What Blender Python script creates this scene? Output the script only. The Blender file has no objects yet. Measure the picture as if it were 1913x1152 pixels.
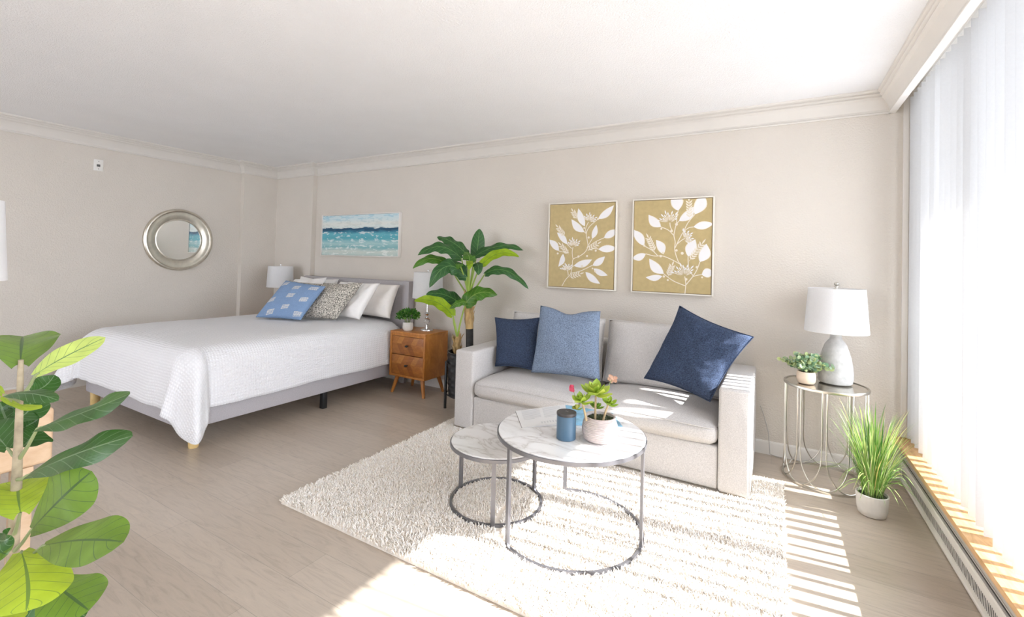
import bpy, bmesh, math, random
import numpy as np
from mathutils import Vector, Matrix, noise

random.seed(7); rng = np.random.default_rng(7)
C = bpy.context.scene.collection
PI = math.pi
V = Vector

# ------------------------------------------------------------------ camera
CAM = V((0.0, -3.69685, 1.28347))
FW = V((-0.49817907, 0.86684535, 0.0199186))
RT = V((0.86697578, 0.49764503, 0.02650316))
DN = V((0.01306175, 0.03047227, -0.99945026))
F, CX, CY = 852.66, 956.5, 474.48

def px(u, v, d):
    "world point seen at photo position (u, v) at depth d metres"
    return CAM + (FW + RT * ((u - CX) / F) + DN * ((v - CY) / F)) * d

def pxy(u, v, y):
    "world point seen at (u, v) on the vertical plane Y = y"
    r = FW + RT * ((u - CX) / F) + DN * ((v - CY) / F)
    return CAM + r * ((y - CAM.y) / r.y)

def pxz(u, v, z):
    r = FW + RT * ((u - CX) / F) + DN * ((v - CY) / F)
    return CAM + r * ((z - CAM.z) / r.z)

cam = bpy.data.cameras.new('camera')
co = bpy.data.objects.new('camera', cam); C.objects.link(co)
m = Matrix.Identity(4)
for i in range(3):
    m[i][0] = RT[i]; m[i][1] = -DN[i]; m[i][2] = -FW[i]; m[i][3] = CAM[i]
co.matrix_world = m
cam.sensor_fit = 'HORIZONTAL'; cam.sensor_width = 36.0
cam.lens = F * 36.0 / 1913.0
cam.shift_x = 0.0
cam.shift_y = -(576.0 - CY) / 1913.0
cam.clip_start = 0.05; cam.clip_end = 200
bpy.context.scene.camera = co

# ------------------------------------------------------------------ materials
def _nodes(name):
    m = bpy.data.materials.new(name); m.use_nodes = True
    nt = m.node_tree; b = nt.nodes['Principled BSDF']
    return m, nt, b

def N(nt, t, **kw):
    n = nt.nodes.new(t)
    for k, v in kw.items():
        if k in n.inputs: n.inputs[k].default_value = v
        else: setattr(n, k, v)
    return n

def c4(c): return (c[0], c[1], c[2], 1.0)

def mapping(nt, scale=(1, 1, 1), rot=(0, 0, 0), src='Object'):
    tc = N(nt, 'ShaderNodeTexCoord'); mp = N(nt, 'ShaderNodeMapping')
    mp.inputs['Scale'].default_value = scale; mp.inputs['Rotation'].default_value = rot
    nt.links.new(tc.outputs[src], mp.inputs['Vector'])
    return mp.outputs['Vector']

def ramp(nt, fac, stops):
    r = N(nt, 'ShaderNodeValToRGB'); e = r.color_ramp.elements
    while len(e) < len(stops): e.new(0.5)
    for k, (p, c) in enumerate(stops):
        e[k].position = p; e[k].color = c4(c)
    nt.links.new(fac, r.inputs['Fac']); return r.outputs['Color']

def bump(nt, b, height, strength=.3, dist=.01):
    bp = N(nt, 'ShaderNodeBump'); bp.inputs['Strength'].default_value = strength
    bp.inputs['Distance'].default_value = dist
    nt.links.new(height, bp.inputs['Height']); nt.links.new(bp.outputs['Normal'], b.inputs['Normal'])

def mat(name, col, rough=.6, var=.06, vscale=8, metal=0, bscale=0, bstr=.2, bdist=.004, spec=.5, coat=0, stretch=(1, 1, 1), sheen=0, detail=4):
    "plain surface with a little colour variation and optional bump"
    m, nt, b = _nodes(name)
    b.inputs['Roughness'].default_value = rough; b.inputs['Metallic'].default_value = metal
    b.inputs['Specular IOR Level'].default_value = spec; b.inputs['Coat Weight'].default_value = coat
    b.inputs['Sheen Weight'].default_value = sheen
    v = mapping(nt, stretch)
    n = N(nt, 'ShaderNodeTexNoise', Scale=vscale, Detail=detail)
    nt.links.new(v, n.inputs['Vector'])
    lo = tuple(max(0, x * (1 - var)) for x in col); hi = tuple(min(1, x * (1 + var)) for x in col)
    nt.links.new(ramp(nt, n.outputs['Fac'], [(.3, lo), (.7, hi)]), b.inputs['Base Color'])
    if bscale:
        n2 = N(nt, 'ShaderNodeTexNoise', Scale=bscale, Detail=3); nt.links.new(v, n2.inputs['Vector'])
        bump(nt, b, n2.outputs['Fac'], bstr, bdist)
    return m

def fabric(name, col, var=.16, scale=260, stretch=(1, 1, 1), rough=.9, bstr=.35, streak=None):
    "woven cloth: fine crossed threads"
    m, nt, b = _nodes(name)
    b.inputs['Roughness'].default_value = rough; b.inputs['Specular IOR Level'].default_value = .2
    v = mapping(nt, stretch)
    n = N(nt, 'ShaderNodeTexNoise', Scale=scale, Detail=2); nt.links.new(v, n.inputs['Vector'])
    lo = tuple(x * (1 - var) for x in col); hi = tuple(min(1, x * (1 + var)) for x in col)
    cc = ramp(nt, n.outputs['Fac'], [(.35, lo), (.65, hi)])
    if streak:
        v2 = mapping(nt, streak)
        n3 = N(nt, 'ShaderNodeTexNoise', Scale=60, Detail=3); nt.links.new(v2, n3.inputs['Vector'])
        mx = N(nt, 'ShaderNodeMix', data_type='RGBA', blend_type='MULTIPLY'); mx.inputs['Factor'].default_value = 1
        nt.links.new(cc, mx.inputs[6])
        nt.links.new(ramp(nt, n3.outputs['Fac'], [(.3, (.6, .6, .62)), (.7, (1, 1, 1))]), mx.inputs[7]); cc = mx.outputs[2]
    nt.links.new(cc, b.inputs['Base Color'])
    bump(nt, b, n.outputs['Fac'], bstr, .003)
    return m

def m_wall(name, col, sc=90, st=.35):
    m, nt, b = _nodes(name)
    b.inputs['Roughness'].default_value = .75; b.inputs['Specular IOR Level'].default_value = .3
    v = mapping(nt)
    n = N(nt, 'ShaderNodeTexNoise', Scale=sc, Detail=2); nt.links.new(v, n.inputs['Vector'])
    n2 = N(nt, 'ShaderNodeTexNoise', Scale=3, Detail=3); nt.links.new(v, n2.inputs['Vector'])
    nt.links.new(ramp(nt, n2.outputs['Fac'], [(.3, tuple(x * .985 for x in col)), (.7, tuple(min(1, x * 1.015) for x in col))]), b.inputs['Base Color'])
    bump(nt, b, n.outputs['Fac'], st, .012)
    return m

def m_floor():
    m, nt, b = _nodes('oak_vinyl_planks')
    b.inputs['Roughness'].default_value = .3; b.inputs['Specular IOR Level'].default_value = .5
    v = mapping(nt)
    br = N(nt, 'ShaderNodeTexBrick'); nt.links.new(v, br.inputs['Vector'])
    br.inputs['Scale'].default_value = 1; br.inputs['Brick Width'].default_value = 1.22; br.inputs['Row Height'].default_value = .18
    br.inputs['Mortar Size'].default_value = .0012; br.inputs['Mortar Smooth'].default_value = .3; br.inputs['Bias'].default_value = 0
    br.inputs['Color1'].default_value = c4((.425, .358, .29)); br.inputs['Color2'].default_value = c4((.485, .415, .342)); br.inputs['Mortar'].default_value = c4((.32, .28, .235))
    br.offset = .37
    v2 = mapping(nt, (1.2, 9, 9))
    w = N(nt, 'ShaderNodeTexNoise', Scale=4, Detail=8, Roughness=.65, Distortion=1.6); nt.links.new(v2, w.inputs['Vector'])
    mx = N(nt, 'ShaderNodeMix', data_type='RGBA', blend_type='MULTIPLY'); mx.inputs['Factor'].default_value = .8
    nt.links.new(br.outputs['Color'], mx.inputs[6])
    nt.links.new(ramp(nt, w.outputs['Fac'], [(.3, (.78, .77, .76)), (.5, (1, 1, 1)), (.75, (1.12, 1.11, 1.1))]), mx.inputs[7])
    nt.links.new(mx.outputs[2], b.inputs['Base Color'])
    bump(nt, b, w.outputs['Fac'], .06, .003)
    return m

def m_wood(name, c1, c2, c3, scale=(2, 2, 14), rough=.4, rot=(0, 0, 0)):
    m, nt, b = _nodes(name)
    b.inputs['Roughness'].default_value = rough
    v = mapping(nt, scale, rot)
    w = N(nt, 'ShaderNodeTexNoise', Scale=3, Detail=7, Roughness=.6, Distortion=1.2); nt.links.new(v, w.inputs['Vector'])
    nt.links.new(ramp(nt, w.outputs['Fac'], [(.3, c1), (.5, c2), (.72, c3)]), b.inputs['Base Color'])
    bump(nt, b, w.outputs['Fac'], .08, .002)
    return m

def m_parquet():
    "drawer fronts: rows of slanted veneer pieces"
    m, nt, b = _nodes('veneer_parquet'); b.inputs['Roughness'].default_value = .38
    tc = N(nt, 'ShaderNodeTexCoord'); sp = N(nt, 'ShaderNodeSeparateXYZ'); nt.links.new(tc.outputs['Object'], sp.inputs[0])
    def math_(op, a, bb=None):
        n = N(nt, 'ShaderNodeMath', operation=op)
        for k, s in enumerate((a, bb)):
            if s is None: continue
            if isinstance(s, (int, float)): n.inputs[k].default_value = s
            else: nt.links.new(s, n.inputs[k])
        return n.outputs[0]
    zz = math_('PINGPONG', sp.outputs['Z'], .1)
    a = math_('ADD', sp.outputs['X'], math_('MULTIPLY', zz, .6))
    k = math_('FLOOR', math_('DIVIDE', a, .06)); k2 = math_('FLOOR', math_('DIVIDE', sp.outputs['Z'], .1))
    cb = N(nt, 'ShaderNodeCombineXYZ'); nt.links.new(k, cb.inputs[0]); nt.links.new(k2, cb.inputs[1])
    wn = N(nt, 'ShaderNodeTexWhiteNoise'); nt.links.new(cb.outputs[0], wn.inputs['Vector'])
    v = mapping(nt, (6, 6, 22), (0, .6, 0))
    w = N(nt, 'ShaderNodeTexNoise', Scale=3, Detail=6, Distortion=1); nt.links.new(v, w.inputs['Vector'])
    mx = N(nt, 'ShaderNodeMix', data_type='RGBA', blend_type='MULTIPLY'); mx.inputs['Factor'].default_value = 1
    nt.links.new(ramp(nt, wn.outputs['Value'], [(0, (.26, .085, .016)), (.5, (.37, .13, .024)), (1, (.50, .21, .045))]), mx.inputs[6])
    nt.links.new(ramp(nt, w.outputs['Fac'], [(.3, (.75, .72, .7)), (.7, (1.05, 1.05, 1.05))]), mx.inputs[7])
    nt.links.new(mx.outputs[2], b.inputs['Base Color'])
    return m

def m_marble():
    m, nt, b = _nodes('white_marble'); b.inputs['Roughness'].default_value = .16
    v = mapping(nt, (1, 2.4, 1), (0, 0, .7))
    w = N(nt, 'ShaderNodeTexNoise', Scale=3.2, Detail=6, Roughness=.55, Distortion=1.0); nt.links.new(v, w.inputs['Vector'])
    vein = ramp(nt, w.outputs['Fac'], [(.40, (.80, .79, .785)), (.47, (.72, .70, .69)), (.492, (.58, .555, .535)), (.515, (.74, .73, .72)), (.6, (.82, .815, .81))])
    nt.links.new(vein, b.inputs['Base Color'])
    return m

def m_leaf(name, col, vein, back=.35, rough=.42):
    m, nt, b = _nodes(name); b.inputs['Roughness'].default_value = rough
    at = N(nt, 'ShaderNodeAttribute', attribute_name='luv'); sp = N(nt, 'ShaderNodeSeparateXYZ'); nt.links.new(at.outputs['Vector'], sp.inputs[0])
    def mth(op, a, bb=None):
        n = N(nt, 'ShaderNodeMath', operation=op)
        for k, s in enumerate((a, bb)):
            if s is None: continue
            if isinstance(s, (int, float)): n.inputs[k].default_value = s
            else: nt.links.new(s, n.inputs[k])
        return n.outputs[0]
    ab = mth('ABSOLUTE', sp.outputs['X'])
    mid = mth('LESS_THAN', ab, .045)
    ph = mth('SUBTRACT', mth('MULTIPLY', sp.outputs['Y'], 7), mth('MULTIPLY', ab, 1.6))
    side = mth('LESS_THAN', mth('ABSOLUTE', mth('SUBTRACT', mth('FRACT', ph), .5)), .035)
    msk = mth('MAXIMUM', mid, mth('MULTIPLY', side, .75))
    n = N(nt, 'ShaderNodeTexNoise', Scale=14, Detail=3); nt.links.new(mapping(nt), n.inputs['Vector'])
    base = ramp(nt, n.outputs['Fac'], [(.3, tuple(x * .8 for x in col)), (.7, tuple(min(1, x * 1.2) for x in col))])
    mx = N(nt, 'ShaderNodeMix', data_type='RGBA'); nt.links.new(msk, mx.inputs['Factor'])
    nt.links.new(base, mx.inputs[6]); mx.inputs[7].default_value = c4(vein)
    nt.links.new(mx.outputs[2], b.inputs['Base Color'])
    bump(nt, b, side, .25, .003)
    tr = N(nt, 'ShaderNodeBsdfTranslucent'); nt.links.new(mx.outputs[2], tr.inputs['Color'])
    ms = N(nt, 'ShaderNodeMixShader'); ms.inputs[0].default_value = back
    nt.links.new(b.outputs[0], ms.inputs[1]); nt.links.new(tr.outputs[0], ms.inputs[2])
    nt.links.new(ms.outputs[0], nt.nodes['Material Output'].inputs['Surface'])
    return m

def m_tint(name, stops, rough=.9, trans=0.0, attr='tint', spec=.2):
    "colour chosen per strand by the mesh attribute"
    m, nt, b = _nodes(name); b.inputs['Roughness'].default_value = rough; b.inputs['Specular IOR Level'].default_value = spec
    at = N(nt, 'ShaderNodeAttribute', attribute_name=attr)
    cc = ramp(nt, at.outputs['Fac'], stops); nt.links.new(cc, b.inputs['Base Color'])
    if trans:
        tr = N(nt, 'ShaderNodeBsdfTranslucent'); nt.links.new(cc, tr.inputs['Color'])
        ms = N(nt, 'ShaderNodeMixShader'); ms.inputs[0].default_value = trans
        nt.links.new(b.outputs[0], ms.inputs[1]); nt.links.new(tr.outputs[0], ms.inputs[2])
        nt.links.new(ms.outputs[0], nt.nodes['Material Output'].inputs['Surface'])
    return m

def m_translucent(name, col, frac=.5, rough=.8, var=.03):
    m, nt, b = _nodes(name); b.inputs['Base Color'].default_value = c4(col); b.inputs['Roughness'].default_value = rough
    b.inputs['Specular IOR Level'].default_value = .2
    n = N(nt, 'ShaderNodeTexNoise', Scale=120, Detail=2); nt.links.new(mapping(nt), n.inputs['Vector'])
    cc = ramp(nt, n.outputs['Fac'], [(.3, tuple(x * (1 - var) for x in col)), (.7, col)])
    nt.links.new(cc, b.inputs['Base Color'])
    tr = N(nt, 'ShaderNodeBsdfTranslucent'); nt.links.new(cc, tr.inputs['Color'])
    ms = N(nt, 'ShaderNodeMixShader'); ms.inputs[0].default_value = frac
    nt.links.new(b.outputs[0], ms.inputs[1]); nt.links.new(tr.outputs[0], ms.inputs[2])
    nt.links.new(ms.outputs[0], nt.nodes['Material Output'].inputs['Surface'])
    return m

def m_glass(name, col=(1, 1, 1), rough=0.02, ior=1.45):
    m, nt, b = _nodes(name); b.inputs['Base Color'].default_value = c4(col); b.inputs['Roughness'].default_value = rough
    b.inputs['Transmission Weight'].default_value = 1; b.inputs['IOR'].default_value = ior
    return m

def m_seascape():
    m, nt, b = _nodes('painted_seascape'); b.inputs['Roughness'].default_value = .55
    tc = N(nt, 'ShaderNodeTexCoord'); sp = N(nt, 'ShaderNodeSeparateXYZ'); nt.links.new(tc.outputs['Object'], sp.inputs[0])
    v = mapping(nt, (2.2, 1, 9)); w = N(nt, 'ShaderNodeTexNoise', Scale=2.2, Detail=7, Roughness=.62, Distortion=.6); nt.links.new(v, w.inputs['Vector'])
    v2 = mapping(nt, (3.2, 1, 13)); w2 = N(nt, 'ShaderNodeTexNoise', Scale=2.5, Detail=6, Roughness=.65); nt.links.new(v2, w2.inputs['Vector'])
    def mth(op, a, bb=None):
        n = N(nt, 'ShaderNodeMath', operation=op)
        for k, s in enumerate((a, bb)):
            if s is None: continue
            if isinstance(s, (int, float)): n.inputs[k].default_value = s
            else: nt.links.new(s, n.inputs[k])
        return n.outputs[0]
    h = mth('ADD', mth('DIVIDE', sp.outputs['Z'], .47), mth('MULTIPLY', mth('SUBTRACT', w.outputs['Fac'], .5), .16))
    bands = ramp(nt, h, [(.0, (.42, .55, .52)), (.1, (.56, .62, .57)), (.2, (.20, .44, .47)), (.3, (.38, .58, .58)), (.42, (.08, .37, .45)),
                         (.52, (.12, .42, .50)), (.59, (.03, .19, .29)), (.63, (.008, .06, .13)), (.668, (.01, .09, .17)), (.685, (.56, .66, .65)), (.78, (.64, .67, .63)), (.9, (.42, .62, .68)), (1, (.36, .57, .66))])
    mx = N(nt, 'ShaderNodeMix', data_type='RGBA'); nt.links.new(bands, mx.inputs[6]); mx.inputs[7].default_value = c4((.80, .83, .80))
    msk = mth('MULTIPLY', mth('LESS_THAN', h, .585), mth('GREATER_THAN', w2.outputs['Fac'], .56))
    sky_ = mth('MULTIPLY', mth('GREATER_THAN', h, .665), mth('GREATER_THAN', w2.outputs['Fac'], .47))
    nt.links.new(mth('ADD', mth('MULTIPLY', msk, .62), mth('MULTIPLY', sky_, .45)), mx.inputs['Factor'])
    nt.links.new(mx.outputs[2], b.inputs['Base Color'])
    bump(nt, b, w2.outputs['Fac'], .3, .003)
    return m

def m_waffle(name, col, sx=32, strength=.45):
    "crinkled cotton with a fine waffle weave"
    m, nt, b = _nodes(name); b.inputs['Roughness'].default_value = .9; b.inputs['Specular IOR Level'].default_value = .15
    at = N(nt, 'ShaderNodeAttribute', attribute_name='luv')
    mp = N(nt, 'ShaderNodeMapping'); mp.inputs['Scale'].default_value = (sx, sx, 1); nt.links.new(at.outputs['Vector'], mp.inputs['Vector'])
    w1 = N(nt, 'ShaderNodeTexWave', bands_direction='X', Scale=.5, Distortion=1.2); w2 = N(nt, 'ShaderNodeTexWave', bands_direction='Y', Scale=.5, Distortion=1.2)
    nt.links.new(mp.outputs[0], w1.inputs['Vector']); nt.links.new(mp.outputs[0], w2.inputs['Vector'])
    ad = N(nt, 'ShaderNodeMath', operation='MULTIPLY'); nt.links.new(w1.outputs['Fac'], ad.inputs[0]); nt.links.new(w2.outputs['Fac'], ad.inputs[1])
    nt.links.new(ramp(nt, ad.outputs[0], [(0, tuple(x * .93 for x in col)), (.45, col)]), b.inputs['Base Color'])  # weave hollows darkened in the colour, as painted shade
    bump(nt, b, ad.outputs[0], strength, .009)
    return m

M = {}
M['wall'] = m_wall('wall_paint', (.64, .595, .535))
M['ceiling'] = m_wall('ceiling_paint', (.83, .832, .84), 140, .45)
M['trim'] = mat('trim_paint', (.66, .63, .585), .5, .015)
M['trimw'] = mat('trim_paint_pale', (.76, .735, .70), .5, .015)
M['floor'] = m_floor()
M['sillwood'] = m_wood('oiled_oak', (.47, .26, .10), (.60, .36, .16), (.70, .46, .24), (14, 2, 14), .45)
M['enamel'] = mat('cream_enamel', (.74, .71, .66), .4, .02)
M['dark'] = mat('gap_shade_paint', (.03, .027, .025), .8, .1)  # near-black colour standing in for shade inside the heater slots and gap
M['greyenamel'] = mat('grey_enamel', (.50, .48, .45), .4, .02)
M['vane'] = m_translucent('sheer_vane_cloth', (.66, .66, .66), .28)
M['alu'] = mat('window_aluminium', (.75, .75, .74), .4, .03)
M['glass'] = m_glass('pane_glass')
M['linen'] = fabric('sofa_linen', (.555, .535, .52), .12, 240)
M['navy'] = fabric('navy_weave', (.052, .075, .132), .4, 200, streak=(1, 1, 6))
M['steel_blue'] = fabric('steel_blue_weave', (.19, .245, .34), .34, 150, (1, 1, 1.6))
M['sky_blue'] = fabric('sky_blue_cotton', (.20, .30, .47), .12, 260)
M['dash'] = fabric('cream_stitch', (.70, .66, .58), .1, 300)
M['tweed'] = fabric('tweed', (.40, .375, .33), .85, 120)
M['quilt'] = m_waffle('white_waffle_cotton', (.79, .79, .805))
M['sheet'] = fabric('white_cotton', (.87, .855, .84), .03, 200, bstr=.1)
M['sheet2'] = fabric('ivory_cotton', (.83, .80, .765), .03, 200, bstr=.1)
M['greyfab'] = fabric('grey_upholstery', (.44, .42, .435), .1, 260)
M['mattress'] = fabric('mattress_ticking', (.8, .79, .78), .03, 200)
M['black'] = mat('black_metal', (.012, .012, .013), .45, .1)
M['blackpot'] = mat('black_woven_resin', (.02, .02, .022), .38, .2, 60)
M['tan_leg'] = m_wood('pale_leg', (.55, .38, .14), (.66, .47, .2), (.7, .52, .25), (8, 8, 2))
M['acacia'] = m_wood('acacia_wood', (.33, .115, .02), (.44, .165, .03), (.55, .235, .05), (9, 3, 2), .36)
M['parquet'] = m_parquet()
M['palewood'] = m_wood('pale_ash', (.47, .31, .19), (.53, .37, .235), (.59, .43, .29), (14, 2, 6), .5)
M['shade'] = m_translucent('lamp_shade_linen', (.84, .84, .845), .35)
M['chrome'] = mat('chrome', (.75, .75, .76), .12, .02, metal=1)
M['silver'] = mat('champagne_silver', (.63, .585, .50), .32, .12, 14, metal=1, bscale=60, bstr=.1)
M['nickel'] = mat('silver_leaf_metal', (.60, .58, .53), .28, .08, metal=1)
M['mirror'] = mat('mirror_silvering', (.86, .88, .87), .015, 0, metal=1)
M['topmirror'] = mat('antiqued_mirror', (.74, .71, .64), .16, .12, 12, metal=1)
M['gunmetal'] = mat('brushed_gunmetal', (.23, .23, .25), .38, .06, metal=.75)
M['marble'] = m_marble()
M['crystal'] = m_glass('crystal_glass', (.97, .97, .98), .02, 1.5)
M['concrete'] = mat('grey_concrete', (.46, .455, .44), .8, .16, 26, bscale=90, bstr=.2)
M['terra'] = mat('sand_ceramic', (.72, .58, .45), .65, .1, 20)
M['whitepot'] = mat('white_ceramic', (.66, .63, .58), .6, .05, 20, bscale=70, bstr=.15)
M['ribpot'] = mat('blush_ribbed_ceramic', (.56, .49, .475), .75, .14, 40, stretch=(1, 1, 5))
M['soil'] = mat('dark_soil', (.05, .06, .03), .95, .5, 90, bscale=120, bstr=.8)
M['candle'] = mat('blue_candle_glass', (.075, .145, .22), .32, .05)
M['lid'] = mat('dark_lid', (.055, .05, .05), .4, .1)
M['paper'] = mat('magazine_paper', (.74, .735, .73), .5, .02)
M['print'] = mat('pale_grey_print', (.54, .54, .55), .6, .05)
M['cover'] = mat('magazine_cover', (.12, .09, .10), .35, .1)
M['bluepage'] = mat('blue_photo_page', (.22, .43, .58), .4, .35, 20)
M['gold'] = mat('ochre_gold_canvas', (.47, .365, .17), .55, .06, 30, bscale=200, bstr=.15)
M['paintwhite'] = mat('white_paint_strokes', (.78, .77, .77), .6, .03)
M['paintcream'] = mat('cream_paint_strokes', (.74, .68, .56), .6, .05)
M['seascape'] = m_seascape()
M['framew'] = mat('cream_frame', (.76, .72, .64), .45, .02)
M['goldedge'] = mat('bronze_fillet', (.17, .12, .06), .45, .1)
M['plastic'] = mat('ivory_plastic', (.78, .765, .73), .45, .01)
M['darkgrey'] = mat('dark_grey_plastic', (.10, .10, .095), .5, .05)
M['cordw'] = mat('clear_cord', (.45, .43, .40), .4, .02)
M['bark'] = mat('fig_bark', (.35, .29, .20), .8, .25, 40, bscale=60, bstr=.5)
M['husk'] = mat('palm_husk', (.50, .34, .15), .85, .3, 30, bscale=60, bstr=.6, stretch=(1, 1, .3))
M['wrap'] = mat('black_trunk_wrap', (.02, .019, .018), .55, .3, 30, bscale=50, bstr=.6, stretch=(.3, .3, 3))
M['petiole'] = mat('leaf_stalk', (.30, .42, .08), .5, .15)
M['figstalk'] = mat('fig_stalk', (.28, .33, .16), .6, .2)
M['leaf_dark'] = m_leaf('leaf_dark_green', (.028, .11, .024), (.13, .28, .08), .25)
M['leaf_mid'] = m_leaf('leaf_mid_green', (.07, .20, .018), (.24, .38, .08), .35)
M['leaf_lime'] = m_leaf('leaf_lime_green', (.33, .50, .02), (.16, .30, .04), .45)
M['fig_dark'] = m_leaf('fig_leaf_dark', (.04, .115, .022), (.16, .25, .13), .25, .35)
M['fig_mid'] = m_leaf('fig_leaf_mid', (.15, .26, .04), (.07, .13, .045), .3, .32)
M['fig_lime'] = m_leaf('fig_leaf_lime', (.38, .52, .04), (.16, .27, .05), .4, .4)
M['fig_pale'] = m_leaf('fig_leaf_pale', (.48, .60, .16), (.14, .25, .10), .4, .4)
M['box'] = m_tint('box_plant_leaves', [(0, (.03, .12, .02)), (.5, (.08, .26, .04)), (1, (.20, .42, .08))], .5, .25)
M['euc'] = m_tint('eucalyptus_leaves', [(0, (.14, .30, .15)), (.45, (.40, .52, .38)), (.75, (.52, .60, .28)), (1, (.68, .72, .42))], .6, .3)
M['grassm'] = m_tint('grass_blades', [(0, (.05, .18, .03)), (.35, (.20, .38, .07)), (.65, (.45, .56, .22)), (.88, (.62, .54, .18)), (1, (.70, .70, .58))], .5, .3)
M['succ'] = m_tint('succulent_leaves', [(0, (.18, .34, .04)), (.5, (.42, .58, .08)), (.85, (.62, .68, .14)), (1, (.26, .15, .08))], .38, .25, spec=.5)
M['stemtan'] = mat('succulent_stem', (.45, .34, .2), .7, .15, 40)
M['pink'] = mat('pink_petals', (.55, .06, .12), .6, .2)
M['peach'] = mat('peach_petals', (.75, .48, .36), .6, .1)
M['pile'] = m_tint('cream_shag_yarn', [(0, (.86, .79, .70)), (.5, (.93, .885, .82)), (1, (.97, .95, .92))], .95, 0)
M['rugback'] = mat('rug_backing', (.90, .85, .78), .95, .1, 40)
M['awning'] = mat('awning_canvas', (.62, .60, .57), .8, .05)
M['concrete2'] = mat('balcony_concrete', (.55, .54, .52), .85, .08)

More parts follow.
